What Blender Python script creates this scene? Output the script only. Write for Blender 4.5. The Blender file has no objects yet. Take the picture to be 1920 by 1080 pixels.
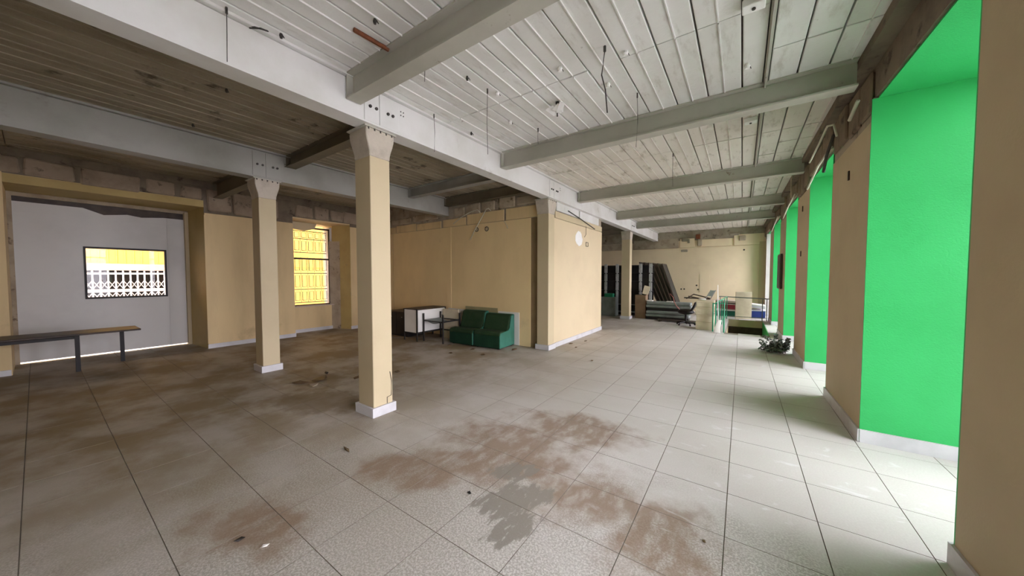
import bpy, math, random
from mathutils import Vector, Matrix, Euler
random.seed(7)
scene = bpy.context.scene
COL = scene.collection
PI = math.pi

# ------------------------------------------------------------------ camera
cd = bpy.data.cameras.new('camera'); cam = bpy.data.objects.new('camera', cd); COL.objects.link(cam)
cd.sensor_fit = 'HORIZONTAL'; cd.sensor_width = 36.0; cd.lens = 620.0 / 1920.0 * 36.0
cd.clip_start = 0.05; cd.clip_end = 300
cam.location = (0, 0, 1.55)
cam.rotation_euler = (math.radians(90 - 2.1245), 0, math.radians(34.787))
scene.camera = cam

# ------------------------------------------------------------------ world, exposure
w = bpy.data.worlds.new('overcast_sky'); scene.world = w; w.use_nodes = True
bg = w.node_tree.nodes['Background']
bg.inputs[0].default_value = (1.0, 0.966, 1.07, 1); bg.inputs[1].default_value = 14.6
vs = scene.view_settings
vs.view_transform = 'Standard'; vs.look = 'None'; vs.gamma = 1.0; vs.use_curve_mapping = False
vs.exposure = 0.0
scene.cycles.diffuse_bounces = 5; scene.cycles.max_bounces = 8; scene.cycles.transparent_max_bounces = 8

# ------------------------------------------------------------------ geometry helpers
class MB:
    def __init__(s): s.v = []; s.f = []; s.m = []
    def add(s, vs, fs, mi=0):
        o = len(s.v); s.v += [tuple(p) for p in vs]
        for f in fs: s.f.append(tuple(i + o for i in f)); s.m.append(mi)
        return s
    def box(s, x0, x1, y0, y1, z0, z1, mi=0, M=None):
        p = [(x0,y0,z0),(x1,y0,z0),(x1,y1,z0),(x0,y1,z0),(x0,y0,z1),(x1,y0,z1),(x1,y1,z1),(x0,y1,z1)]
        if M is not None: p = [tuple(M @ Vector(q)) for q in p]
        return s.add(p, [(3,2,1,0),(4,5,6,7),(0,1,5,4),(1,2,6,5),(2,3,7,6),(3,0,4,7)], mi)
    def prism(s, poly, z0, z1, mi=0):
        n = len(poly)
        p = [(x,y,z0) for x,y in poly] + [(x,y,z1) for x,y in poly]
        return s.add(p, [tuple(range(n-1,-1,-1)), tuple(range(n,2*n))] + [(i,(i+1)%n,n+(i+1)%n,n+i) for i in range(n)], mi)
    def extr(s, prof, a0, a1, axis='x', mi=0):
        n = len(prof)
        if axis == 'x': p = [(a0,u,v) for u,v in prof] + [(a1,u,v) for u,v in prof]
        else: p = [(u,a0,v) for u,v in prof] + [(u,a1,v) for u,v in prof]
        return s.add(p, [tuple(range(n-1,-1,-1)), tuple(range(n,2*n))] + [(i,(i+1)%n,n+(i+1)%n,n+i) for i in range(n)], mi)
    def tube(s, pts, r, n=6, mi=0):
        pts = [Vector(p) for p in pts]; base = len(s.v); k = len(pts)
        for i, p in enumerate(pts):
            d = (pts[min(i+1,k-1)] - pts[max(i-1,0)]).normalized()
            u = d.cross(Vector((0,0,1)))
            if u.length < 0.05: u = d.cross(Vector((1,0,0)))
            u.normalize(); v = d.cross(u)
            rr = r[i] if isinstance(r, (list, tuple)) else r
            for j in range(n):
                a = 2*PI*j/n; s.v.append(tuple(p + u*math.cos(a)*rr + v*math.sin(a)*rr))
        for i in range(k-1):
            for j in range(n):
                s.f.append((base+i*n+j, base+i*n+(j+1)%n, base+(i+1)*n+(j+1)%n, base+(i+1)*n+j)); s.m.append(mi)
        s.f.append(tuple(base+j for j in range(n-1,-1,-1))); s.m.append(mi)
        s.f.append(tuple(base+(k-1)*n+j for j in range(n))); s.m.append(mi)
        return s
    def loft(s, secs, mi=0):            # secs: (x0,x1,y0,y1,z)
        b = len(s.v)
        for x0,x1,y0,y1,z in secs: s.v += [(x0,y0,z),(x1,y0,z),(x1,y1,z),(x0,y1,z)]
        for i in range(len(secs)-1):
            for j in range(4):
                s.f.append((b+i*4+j, b+i*4+(j+1)%4, b+i*4+4+(j+1)%4, b+i*4+4+j)); s.m.append(mi)
        s.f.append((b+3,b+2,b+1,b)); s.m.append(mi)
        e = b+4*(len(secs)-1); s.f.append((e,e+1,e+2,e+3)); s.m.append(mi)
        return s
    def build(s, name, mats, parent=None, local=False, smooth=False, bevel=0, seg=2, kind=None, label=None):
        me = bpy.data.meshes.new(name)
        off = Vector((0,0,0)) if (parent is None or local) else ORG(parent)
        me.from_pydata([tuple(Vector(p) - off) for p in s.v], [], s.f)
        if not isinstance(mats, (list, tuple)): mats = [mats]
        for m in mats: me.materials.append(m)
        if len(mats) > 1: me.polygons.foreach_set('material_index', s.m)
        if smooth: me.polygons.foreach_set('use_smooth', [True]*len(me.polygons))
        me.update()
        o = bpy.data.objects.new(name, me); COL.objects.link(o)
        if parent is not None: o.parent = parent
        if bevel:
            b = o.modifiers.new('bevel', 'BEVEL'); b.width = bevel; b.segments = seg; b.limit_method = 'ANGLE'
        if kind: o['kind'] = kind
        if label: o['label'] = label
        return o
def ORG(o):
    p = Vector((0,0,0))
    while o is not None: p += o.location; o = o.parent
    return p
def thing(name, label, cat, loc=(0,0,0), rz=0, group=None):
    o = bpy.data.objects.new(name, None); COL.objects.link(o)
    o.empty_display_size = 0.1
    o.location = loc; o.rotation_euler = (0,0,rz); o['label'] = label; o['category'] = cat
    if group: o['group'] = group
    return o
def tag(o, label, cat, group=None):
    o['label'] = label; o['category'] = cat
    if group: o['group'] = group
    return o
def link(name, me, loc, parent=None, rot=(0,0,0)):
    o = bpy.data.objects.new(name, me); COL.objects.link(o)
    o.parent = parent; o.location = loc; o.rotation_euler = rot
    return o
def struct(o): o['kind'] = 'structure'; return o

# ------------------------------------------------------------------ materials
class NT:
    def __init__(s, name):
        s.mat = bpy.data.materials.new(name); s.mat.use_nodes = True
        s.t = s.mat.node_tree; s.n = s.t.nodes; s.b = s.n['Principled BSDF']
        s.pos = s.n.new('ShaderNodeNewGeometry').outputs['Position']
    def lk(s, a, b): s.t.links.new(a, b)
    def noise(s, scale, detail=4, rough=0.55, vec=None, st=None, out='Fac', dist=0.0):
        q = s.n.new('ShaderNodeTexNoise'); q.inputs['Scale'].default_value = scale
        q.inputs['Detail'].default_value = detail; q.inputs['Roughness'].default_value = rough; q.inputs['Distortion'].default_value = dist
        v = vec or s.pos
        if st:
            m = s.n.new('ShaderNodeMapping'); m.inputs['Scale'].default_value = st
            s.lk(v, m.inputs['Vector']); v = m.outputs['Vector']
        s.lk(v, q.inputs['Vector']); return q.outputs[out]
    def ramp(s, fac, a, b, lo=0.0, hi=1.0):
        q = s.n.new('ShaderNodeMapRange'); q.interpolation_type = 'SMOOTHSTEP'
        q.inputs[1].default_value = a; q.inputs[2].default_value = b; q.inputs[3].default_value = lo; q.inputs[4].default_value = hi
        s.lk(fac, q.inputs[0]); return q.outputs[0]
    def mix(s, fac, a, b, mode='MIX'):
        q = s.n.new('ShaderNodeMix'); q.data_type = 'RGBA'; q.blend_type = mode
        for val, sock in ((fac, q.inputs[0]), (a, q.inputs[6]), (b, q.inputs[7])):
            if hasattr(val, 'is_linked'): s.lk(val, sock)
            elif isinstance(val, (int, float)): sock.default_value = val
            else: sock.default_value = (*val, 1)
        return q.outputs[2]
    def math(s, op, a, b=None):
        q = s.n.new('ShaderNodeMath'); q.operation = op
        for val, sock in ((a, q.inputs[0]), (b, q.inputs[1])):
            if val is None: continue
            if hasattr(val, 'is_linked'): s.lk(val, sock)
            else: sock.default_value = val
        return q.outputs[0]
    def bump(s, h, st=0.3, d=0.01):
        q = s.n.new('ShaderNodeBump'); q.inputs['Strength'].default_value = st; q.inputs['Distance'].default_value = d
        s.lk(h, q.inputs['Height']); s.lk(q.outputs[0], s.b.inputs['Normal'])
    def blob(s, cx, cy, rx, ry, ang, wob, edge=0.35):     # a stain with its own ragged outline on the floor
        m = s.n.new('ShaderNodeMapping'); m.vector_type = 'TEXTURE'
        m.inputs['Location'].default_value = (cx, cy, 0); m.inputs['Rotation'].default_value = (0, 0, ang)
        m.inputs['Scale'].default_value = (rx, ry, 1e3)
        s.lk(s.pos, m.inputs['Vector'])
        L = s.n.new('ShaderNodeVectorMath'); L.operation = 'LENGTH'; s.lk(m.outputs[0], L.inputs[0])
        d = s.math('ADD', L.outputs['Value'], s.math('MULTIPLY', s.math('SUBTRACT', wob, 0.5), 2.6))
        return s.ramp(d, 1.0 + edge, 1.0 - edge)
def paint(name, c1, c2=None, scale=1.5, rough=0.7, bumpscale=60, bump=0.12, spots=None, spot_scale=5, lo=.4, hi=.7, slo=.62, shi=.72, metal=0, st=None, spec=0.3):
    n = NT(name); c2 = c2 or tuple(x*0.86 for x in c1)
    col = n.mix(n.ramp(n.noise(scale, 6, .6, st=st), lo, hi), c1, c2)
    if spots: col = n.mix(n.ramp(n.noise(spot_scale, 5, .65), slo, shi), col, spots)
    n.lk(col, n.b.inputs['Base Color']); n.b.inputs['Roughness'].default_value = rough; n.b.inputs['Metallic'].default_value = metal
    n.b.inputs['Specular IOR Level'].default_value = spec
    if bump: n.bump(n.noise(bumpscale, 3), bump)
    return n.mat
M = {}
M['cream']   = paint('cream_paint', (.57,.475,.305), (.52,.43,.27), 1.1, .6, 40, .08, (.46,.385,.265), 2.2, slo=.66, shi=.8)
M['cream_wall'] = paint('cream_wall_paint', (.67,.55,.36), (.62,.505,.33), 1.1, .6, 40, .08, (.58,.47,.32), 1.4, slo=.62, shi=.85)
M['cream_dull'] = paint('dull_cream_paint', (.72,.55,.295), (.62,.47,.25), 2.2, .6, 40, .08, (.50,.375,.20), 1.7, slo=.6, shi=.8, st=(1,1,.22))
M['brown_wall'] = paint('tan_paint', (.53,.43,.27), (.48,.385,.24), 1.2, .65, 50, .1)
M['ochre']   = paint('ochre_paint', (.50,.38,.15), (.43,.32,.12), 1.4, .6, 45, .1, (.36,.28,.14), 3)
M['green']   = paint('green_paint', (.036,.46,.12), (.028,.41,.10), 1.0, .5, 90, .22, spec=.35)
M['skirt']   = paint('grey_skirting', (.62,.61,.62), (.52,.51,.52), 3, .45, 80, .05)
M['rough']   = paint('raw_concrete', (.40,.345,.265), (.27,.225,.165), 2.6, .9, 14, .7, (.13,.105,.075), 4.5, slo=.56, shi=.7)
M['mason']   = paint('old_masonry', (.46,.385,.28), (.33,.265,.19), 3.0, .95, 20, .7, (.17,.125,.085), 5, slo=.58, shi=.7)
M['mason_dark'] = paint('grimy_masonry', (.24,.185,.125), (.155,.12,.08), 3.0, .95, 20, .7, (.07,.05,.035), 5, slo=.58, shi=.7)
M['mason_mid'] = paint('brown_masonry', (.36,.285,.205), (.26,.20,.14), 3.0, .95, 20, .7, (.13,.10,.07), 5, slo=.58, shi=.7)
M['rough_dark'] = paint('grimy_concrete', (.21,.17,.12), (.14,.11,.08), 2.6, .9, 14, .7, (.07,.055,.04), 4.5, slo=.56, shi=.7)
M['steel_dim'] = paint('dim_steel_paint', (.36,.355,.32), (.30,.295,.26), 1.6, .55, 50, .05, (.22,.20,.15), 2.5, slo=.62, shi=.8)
M['steel_dark'] = paint('dark_brown_steel_paint', (.17,.145,.10), (.13,.11,.075), 1.6, .6, 50, .05)  # darker, browner steel for the cross beams of the inner bays
M['capital'] = paint('capital_concrete', (.53,.475,.39), (.42,.37,.30), 5, .85, 25, .5, (.30,.24,.19), 7, slo=.62, shi=.75)
M['steel']   = paint('grey_steel_paint', (.73,.725,.70), (.64,.63,.585), 1.3, .5, 50, .05, (.40,.375,.32), 2.0, slo=.60, shi=.8, spec=.4)
M['steel_x'] = paint('dusty_steel_paint', (.47,.455,.39), (.41,.395,.33), 1.6, .55, 50, .05, (.25,.20,.15), 6, slo=.66, shi=.75)
M['dark']    = paint('black_paint', (.018,.016,.016), (.03,.026,.022), 3, .5, 60, .05)
M['darkbrown'] = paint('dark_wood', (.05,.034,.024), (.075,.052,.036), 6, .45, 60, .05)
M['slabdark'] = paint('slab_soffit', (.20,.18,.145), (.13,.115,.09), 3, .9, 20, .4)
M['white']   = paint('white_laminate', (.78,.76,.71), (.70,.68,.62), 2, .45, 60, .03)
M['whitemetal'] = paint('white_door_metal', (.68,.67,.64), (.60,.59,.565), 0.9, .4, 60, .03)
M['velvet']  = paint('green_velvet', (.016,.042,.014), (.026,.050,.020), 5, .9, 120, .2)
M['shadegreen'] = paint('shaded_green_vinyl', (.004,.030,.014), (.007,.042,.020), 5, .6, 80, .08)  # chair fronts and left sides, shade away from the windows painted in
M['teal']    = paint('lit_teal_vinyl', (.04,.165,.11), (.055,.20,.145), 4, .5, 80, .08)  # right sides and back shells, lightened for the window light they catch
M['card']    = paint('cardboard', (.25,.165,.10), (.21,.135,.08), 4, .8, 50, .1)
M['beige']   = paint('beige_board', (.62,.54,.38), (.55,.47,.32), 4, .7, 50, .1)
M['greybench'] = paint('grey_vinyl', (.25,.28,.26), (.20,.22,.20), 5, .6, 60, .1)
M['rail_green'] = paint('green_rail_paint', (.03,.30,.155), (.025,.24,.12), 6, .4, 60, .05)
M['rail_grey'] = paint('grey_rail_paint', (.30,.295,.28), (.24,.23,.22), 6, .4, 60, .05)
M['yellow']  = paint('yellow_facade', (.62,.435,.125), (.58,.40,.11), .7, .7, 40, .1)
M['offwhite'] = paint('pale_stucco', (.60,.57,.54), (.54,.51,.48), 1.2, .75, 40, .1)
M['pink']    = paint('pinkish_stucco', (.56,.46,.39), (.50,.41,.35), 2, .75, 40, .1)
M['whitegate'] = paint('white_gate_paint', (.62,.62,.64), (.57,.57,.59), 5, .4, 50, .03)
M['wire']    = paint('dark_wire', (.05,.045,.04), (.08,.07,.06), 8, .6, 50, 0)
M['cable']   = paint('pale_cable', (.62,.60,.48), (.55,.52,.42), 8, .5, 50, 0)
M['rust']    = paint('rusty_bar', (.22,.07,.03), (.13,.05,.025), 20, .8, 80, .2)
M['leaf']    = paint('dry_leaf', (.16,.10,.05), (.10,.065,.035), 12, .8, 50, .1)
M['plant']   = paint('grey_green_foliage', (.09,.12,.09), (.17,.19,.16), 9, .45, 50, .05, (.30,.33,.29), 14, slo=.6, shi=.66)
M['red']     = paint('dark_red_board', (.28,.03,.045), (.22,.025,.035), 4, .5, 50, .05)
M['blue']    = paint('dark_blue_board', (.03,.05,.24), (.035,.06,.30), 4, .5, 50, .05)
M['dgreen']  = paint('dark_green_board', (.012,.10,.065), (.01,.08,.05), 4, .5, 50, .05)
M['lilac']   = paint('pale_lilac_board', (.62,.58,.66), (.55,.52,.60), 4, .5, 50, .05)
M['pinkstrap'] = paint('faded_red_strap', (.50,.20,.17), (.42,.16,.14), 6, .6, 50, .05)
M['asphalt'] = paint('street_paving', (.50,.49,.48), (.45,.44,.43), 2, .85, 40, .2)
M['porcelain'] = paint('white_porcelain', (.93,.92,.89), (.88,.87,.84), 9, .25, 50, 0)
M['plastic'] = paint('cloudy_plastic', (.46,.47,.46), (.30,.31,.30), 9, .3, 40, .1)
M['olive']   = paint('olive_board', (.34,.30,.16), (.28,.25,.13), 3, .6, 40, .05)
M['pile']    = paint('stacked_boards', (.62,.545,.39), (.52,.45,.31), 5, .8, 40, .2)
def glass_mat():
    m = bpy.data.materials.new('thin_window_glass'); m.use_nodes = True; t = m.node_tree; t.nodes.clear()
    o = t.nodes.new('ShaderNodeOutputMaterial'); mx = t.nodes.new('ShaderNodeMixShader')
    tr = t.nodes.new('ShaderNodeBsdfTransparent'); gl = t.nodes.new('ShaderNodeBsdfGlossy'); fr = t.nodes.new('ShaderNodeFresnel')
    gl.inputs['Roughness'].default_value = 0.02; fr.inputs['IOR'].default_value = 1.3
    tr.inputs[0].default_value = (.97,.965,.97,1)
    t.links.new(fr.outputs[0], mx.inputs[0]); t.links.new(tr.outputs[0], mx.inputs[1]); t.links.new(gl.outputs[0], mx.inputs[2]); t.links.new(mx.outputs[0], o.inputs[0])
    return m
M['glass'] = glass_mat()
M['core_front'] = paint('inner_wall_paint', (.80,.62,.335), (.73,.56,.30), 1.2, .6, 40, .08, (.62,.475,.27), 1.3, slo=.6, shi=.85, st=(1,1,.5))
M['back_paint'] = paint('far_wall_paint', (.82,.675,.46), (.76,.62,.42), 1.1, .6, 40, .08, (.64,.52,.36), 1.2, slo=.62, shi=.85)
M['recess'] = paint('shaded_recess_plaster', (.25,.175,.09), (.20,.14,.07), 2, .8, 40, .2)  # colour darkened to stand for the shadow in the narrow recess

def ceiling_mat():
    n = NT('whitewashed_concrete_plank')
    ob = n.n.new('ShaderNodeObjectInfo')
    col = n.mix(n.ramp(n.noise(1.1, 5, .6), .38, .66), (.80,.795,.765), (.72,.71,.665))
    col = n.mix(n.math('MULTIPLY', ob.outputs['Random'], .30), col, (.58,.565,.52))
    # streaks of grime along the planks, heavier in the bays beyond the second cross beam
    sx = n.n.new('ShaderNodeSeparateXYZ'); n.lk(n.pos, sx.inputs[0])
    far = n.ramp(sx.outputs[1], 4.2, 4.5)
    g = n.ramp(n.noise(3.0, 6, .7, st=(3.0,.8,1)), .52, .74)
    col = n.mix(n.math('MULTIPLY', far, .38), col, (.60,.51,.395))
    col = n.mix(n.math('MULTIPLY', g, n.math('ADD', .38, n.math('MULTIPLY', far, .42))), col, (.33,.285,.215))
    sp = n.ramp(n.noise(9, 4, .6), .70, .77)
    col = n.mix(n.math('MULTIPLY', sp, .6), col, (.24,.20,.16))
    n.lk(col, n.b.inputs['Base Color']); n.b.inputs['Roughness'].default_value = .75; n.b.inputs['Specular IOR Level'].default_value = .25
    n.bump(n.noise(25, 4, .6), .25)
    return n.mat
M['plank'] = ceiling_mat()
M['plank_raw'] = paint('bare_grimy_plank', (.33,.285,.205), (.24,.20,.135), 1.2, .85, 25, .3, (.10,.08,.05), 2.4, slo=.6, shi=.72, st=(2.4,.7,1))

def floor_mat():
    n = NT('terrazzo_tile')
    ob = n.n.new('ShaderNodeObjectInfo')
    wob = n.noise(3.2, 5, .62); wob2 = n.noise(1.7, 5, .6, dist=.4)
    wobf = n.noise(7.0, 4, .6, st=(1.6,.7,1))
    col = n.mix(n.ramp(n.noise(.55, 4, .55), .35, .68), (.66,.635,.60), (.58,.55,.505))
    # aggregate specks, where the dust has worn away
    spk = n.ramp(n.noise(85, 3, .7), .42, .62)
    near = n.math('MAXIMUM', n.blob(-1.3, .9, 2.1, 1.35, 0, wob2, .5), n.blob(.0, 1.9, .75, .5, 0, wob2, .5))
    col = n.mix(n.math('MULTIPLY', n.math('SUBTRACT', 1.0, spk), n.math('ADD', .10, n.math('MULTIPLY', near, .50))), col, (.22,.195,.15))
    ch = n.ramp(n.noise(60, 2, .6), .60, .68)
    col = n.mix(n.math('MULTIPLY', ch, n.math('MULTIPLY', near, .55)), col, (.74,.70,.62))
    # tile to tile difference
    col = n.mix(n.math('MULTIPLY', ob.outputs['Random'], .22), col, (.50,.465,.41))
    # earth dust towards the inner bays, darkened further to paint in the light falloff
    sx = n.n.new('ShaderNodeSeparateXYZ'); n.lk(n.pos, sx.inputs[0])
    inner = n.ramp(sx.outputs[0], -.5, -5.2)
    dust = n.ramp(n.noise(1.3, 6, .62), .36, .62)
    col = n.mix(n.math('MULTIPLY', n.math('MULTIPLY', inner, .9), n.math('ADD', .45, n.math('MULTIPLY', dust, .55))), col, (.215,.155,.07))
    # brown mud tracks
    mud = None
    for (cx, cy, rx, ry, a) in [(-1.80,2.02,.50,.28,.35),(-1.70,2.48,.62,.40,.3),(-1.95,1.68,.30,.15,.9),(-.85,2.15,.42,.26,.2),(-.36,2.05,.30,.34,.2),(-2.45,.72,.34,.20,.4),(-2.3,1.62,.35,.18,.6),(-1.38,3.1,.55,.30,.2),(-1.4,2.25,.28,.22,.3)]:
        b = n.blob(cx, cy, rx, ry, a, wob, .5)
        mud = b if mud is None else n.math('MAXIMUM', mud, b)
    mud = n.math('MULTIPLY', mud, n.ramp(wobf, .26, .58, .40, 1.0))
    col = n.mix(n.math("MULTIPLY", mud, .80), col, (.25,.165,.105))
    # the old damp stains beside the column
    old = n.math('MAXIMUM', n.blob(-4.3,1.98,.55,.36,.2,wob,.3), n.blob(-5.3,2.35,.60,.25,.2,wob,.4))
    col = n.mix(n.math('MULTIPLY', old, .55), col, (.15,.105,.05))
    # grey cement smear
    wst = n.noise(6.0, 5, .65, st=(1.9,.8,1), dist=.6)
    wet = n.math('MAXIMUM', n.math('MAXIMUM', n.blob(-1.27,1.83,.26,.16,.95,wst,.14), n.blob(-1.12,1.64,.20,.10,1.1,wst,.14)), n.blob(-1.44,2.12,.20,.10,.6,wst,.14))
    wet = n.math('MULTIPLY', wet, n.ramp(n.noise(11, 4, .6, st=(2.2,.7,1)), .34, .42, .25, 1.0))
    col = n.mix(n.math('MULTIPLY', wet, .9), col, (.25,.225,.19))
    # chalky scuffs near the windows
    sc = n.ramp(n.noise(5.0, 5, .6, st=(.75,1.6,1), dist=.8), .60, .70)
    side = n.ramp(sx.outputs[0], -1.6, .1)
    col = n.mix(n.math('MULTIPLY', n.math('MULTIPLY', sc, side), .42), col, (.80,.79,.80))
    n.lk(col, n.b.inputs['Base Color'])
    n.lk(n.math('SUBTRACT', .62, n.math('MULTIPLY', wet, .12)), n.b.inputs['Roughness']); n.b.inputs['Specular IOR Level'].default_value = .35
    n.bump(n.noise(120, 3), .08)
    return n.mat
M['tile'] = floor_mat()
M['grout'] = paint('grout', (.25,.215,.17), (.34,.30,.25), 1.5, .9, 40, .1)

# ------------------------------------------------------------------ levels and lines of the building
CZ = 3.52                     # soffit of the ceiling planks
def xw(y): return 0.933 - 0.0155*(y - 4.35)      # inner face of the window wall
YB, YF, XL = 16.4, -3.2, -9.3
PIERS = [(-3.2,-.4),(1.80,2.75),(4.35,5.75),(7.27,8.5),(10.2,11.4),(13.15,14.3),(16.0,16.4)]  # unseen near piers shaped for the light: first closed up, second narrowed
DEEP = .95
HOLE = (-.36, .62, 10.72, 14.05)

# floor bed with the stairwell opening
fb = MB()
X0, X1 = -10.4, 1.95
hx0, hx1, hy0, hy1 = HOLE
for x0,x1,y0,y1 in [(X0,hx0,YF,YB),(hx1,X1,YF,YB),(hx0,hx1,YF,hy0),(hx0,hx1,hy1,YB)]: fb.box(x0,x1,y0,y1,-.22,-.006)
floor = struct(fb.build('floor', M['grout']))
# terrazzo tiles
TP, GX, GY = .4775, -.053, 2.288
def prj(x, y):                               # rough size of a tile as seen from where one stands at the door end
    return TP*TP*1.55 / max(.3, (x*x + y*y + 2.4))**1.5
tiles = []
i0, i1 = math.floor((X0-GX)/TP), math.ceil((X1-GX)/TP)
j0, j1 = math.floor((YF-GY)/TP), math.ceil((YB-GY)/TP)
for i in range(i0, i1):
    for j in range(j0, j1):
        x0, y0 = GX + i*TP, GY + j*TP; x1, y1 = x0 + TP, y0 + TP
        x0, x1, y0, y1 = max(x0,X0), min(x1,X1), max(y0,YF), min(y1,YB)
        cxx, cyy = (x0+x1)/2, (y0+y1)/2
        if hx0-.24 < cxx < hx1+.24 and hy0-.24 < cyy < hy1+.24:
            if x0 < hx0 < x1: x1 = hx0
            elif x0 < hx1 < x1: x0 = hx1
            elif y0 < hy0 < y1: y1 = hy0
            elif y0 < hy1 < y1: y0 = hy1
            else: continue
        if x1-x0 < .03 or y1-y0 < .03: continue
        ang = math.degrees(math.atan2(-cxx, cyy)) - 34.787
        seen = abs(ang) < 58 and (cxx*cxx + cyy*cyy) > .9
        tiles.append((prj(cxx,cyy) if seen else 0, x0,x1,y0,y1))
tiles.sort(reverse=True)
def bev_tile(b, x0,x1,y0,y1, z, g=.0019, c=.0006):
    x0+=g; x1-=g; y0+=g; y1-=g
    b.loft([(x0,x1,y0,y1,-.006),(x0,x1,y0,y1,z-c),(x0+c,x1-c,y0+c,y1-c,z)], 1); b.m[-1] = 0
shared = {}
rest = MB()
for k, (s, x0,x1,y0,y1) in enumerate(tiles):
    lx, ly = round(x1-x0,3), round(y1-y0,3)
    if k < 300 and s > 0:
        if (lx,ly) not in shared:
            b = MB(); bev_tile(b, -lx/2,lx/2,-ly/2,ly/2, 0); o = b.build('tile', [M['tile'], M['grout']], floor)
            shared[(lx,ly)] = o.data
        else: o = link('tile', shared[(lx,ly)], (0,0,0), floor)
        o.location = ((x0+x1)/2, (y0+y1)/2, random.uniform(-.0004,.0))
    else: bev_tile(rest, x0,x1,y0,y1, random.uniform(-.0004,.0))
rest.build('tile_field', [M['tile'], M['grout']], floor, kind='stuff')

# ceiling slab and its planks
cb = MB(); cb.box(X0, 2.05, YF-.2, YB+.3, CZ+.05, CZ+.35)
ceiling = struct(cb.build('ceiling', M['slabdark']))
def plank(lx, ly, rib=True):
    b = MB(); g = .007
    b.loft([(-lx/2+g,lx/2-g,-ly/2+.004,ly/2-.004,.05),(-lx/2+g,lx/2-g,-ly/2+.004,ly/2-.004,.004),(-lx/2+g+.006,lx/2-g-.006,-ly/2+.006,ly/2-.006,0)])
    if rib: b.loft([(-.007,.007,-ly/2+.01,ly/2-.01,.002),(-.004,.004,-ly/2+.01,ly/2-.01,-.011)])
    for k, f in enumerate(b.f): b.f[k] = tuple(reversed(f))
    return b
CB_R = [1.77, 4.28, 7.30, 10.2, 12.55]          # near faces of the cross beams, window side
FWX = .15
segs = [(-3.2,-.9),(-.9,.5),(.5,1.85),(1.85,3.09),(3.09,4.35),(4.35,5.8),(5.8,7.37),(7.37,8.8),(8.8,10.27),(10.27,12.62),(12.62,16.4)]
PW = .305
pk = []
x = -.04
while x > -3.2:
    for a, b_ in segs: pk.append((max(x-PW,-3.3), x, a, b_))
    x -= PW
for a, b_ in segs:
    pk.append((-.04, .135, a, b_))
    n = max(1, round((b_-a)/.62)); st = (b_-a)/n
    for q in range(n):
        for xa, xb in ((.175,.40),(.40,.63),(.63,.93)): pk.append((xa, xb, a+q*st, a+(q+1)*st))
for bx0, bx1, ss in ((-6.2,-3.4,[(-3.2,-.2),(-.2,2.45),(2.45,4.9),(4.9,6.2)]), (-9.35,-6.4,[(-3.2,-.2),(-.2,2.45),(2.45,6.2)])):
    x = bx1
    while x > bx0 + .05:
        for a, b_ in ss: pk.append((max(x-PW*1.0,bx0), x, a, b_))
        x -= PW
def psize(p):
    cx_, cy_ = (p[0]+p[1])/2, max((p[2]+p[3])/2, .8)
    ang = math.degrees(math.atan2(-cx_, cy_)) - 34.787
    if p[3] < 0 or abs(ang) > 62: return 0
    return (p[1]-p[0])*(p[3]-p[2])/(cx_*cx_+cy_*cy_+3.8)**1.5
pk.sort(key=psize, reverse=True)
pm = {}; rest = MB()
for k, p in enumerate(pk):
    lx, ly = round(p[1]-p[0],3), round(p[3]-p[2],3); c = ((p[0]+p[1])/2, (p[2]+p[3])/2, CZ + random.uniform(-.004,.004))
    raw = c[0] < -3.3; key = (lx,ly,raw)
    if key not in pm: pm[key] = plank(lx, ly, lx > .27)
    if k < 298 and psize(p) > 0:
        if not hasattr(pm[key], 'me'):
            o = pm[key].build('panel', M['plank_raw' if raw else 'plank'], ceiling, local=True); pm[key].me = o.data
        else: o = link('panel', pm[key].me, (0,0,0), ceiling)
        o.location = c
    else: rest.add([(v[0]+c[0],v[1]+c[1],v[2]+c[2]) for v in pm[key].v], pm[key].f, 1 if raw else 0)
rest.build('panel_field', [M['plank'], M['plank_raw']], ceiling, kind='stuff')

# ------------------------------------------------------------------ window wall (green reveals)
TOPZ = 3.14                                    # soffit of the window openings
wr = MB()
def wq(b, s0, s1, y0, y1, z0, z1, mi=0):       # block following the slightly skewed wall
    b.add([(xw(y0)+s0,y0,z0),(xw(y0)+s1,y0,z0),(xw(y1)+s1,y1,z0),(xw(y1)+s0,y1,z0),(xw(y0)+s0,y0,z1),(xw(y0)+s1,y0,z1),(xw(y1)+s1,y1,z1),(xw(y1)+s0,y1,z1)],
          [(3,2,1,0),(4,5,6,7),(0,1,5,4),(1,2,6,5),(2,3,7,6),(3,0,4,7)], mi)
wq(wr, .02, DEEP+.05, YF, YB, TOPZ+.015, CZ+.05)
wall_right = struct(wr.build('wall_right', M['rough_dark']))
prev = None
for y0, y1 in PIERS:
    b = MB(); wq(b, .012, DEEP+.05, y0+.012, y1-.012, -.006, TOPZ+.014, 0)
    b.build('pier', M['rough'], wall_right)
    b = MB(); wq(b, 0, .012, y0+.012, y1-.012, 0, 2.98 + random.uniform(-.05,.05)); b.build('painted_face', M['brown_wall'], wall_right)
    for yy0, yy1 in ((y0, y0+.012), (y1-.012, y1)):
        b = MB(); wq(b, .0, DEEP, yy0, yy1, 0, TOPZ); b.build('reveal_lining', M['green'] if y0 < 15 else M['offwhite'], wall_right)
    b = MB(); wq(b, -.016, 0, y0-.012, y1+.012, 0, .12); b.build('skirting_strip', M['skirt'], wall_right)
    for yy0, yy1 in ((y0-.016, y0), (y1, y1+.016)):
        b = MB(); wq(b, 0, DEEP-.06, yy0, yy1, 0, .12); b.build('skirting_strip', M['skirt'], wall_right)
WINS = [(PIERS[k][1], PIERS[k+1][0]) for k in range(len(PIERS)-1)]
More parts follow.
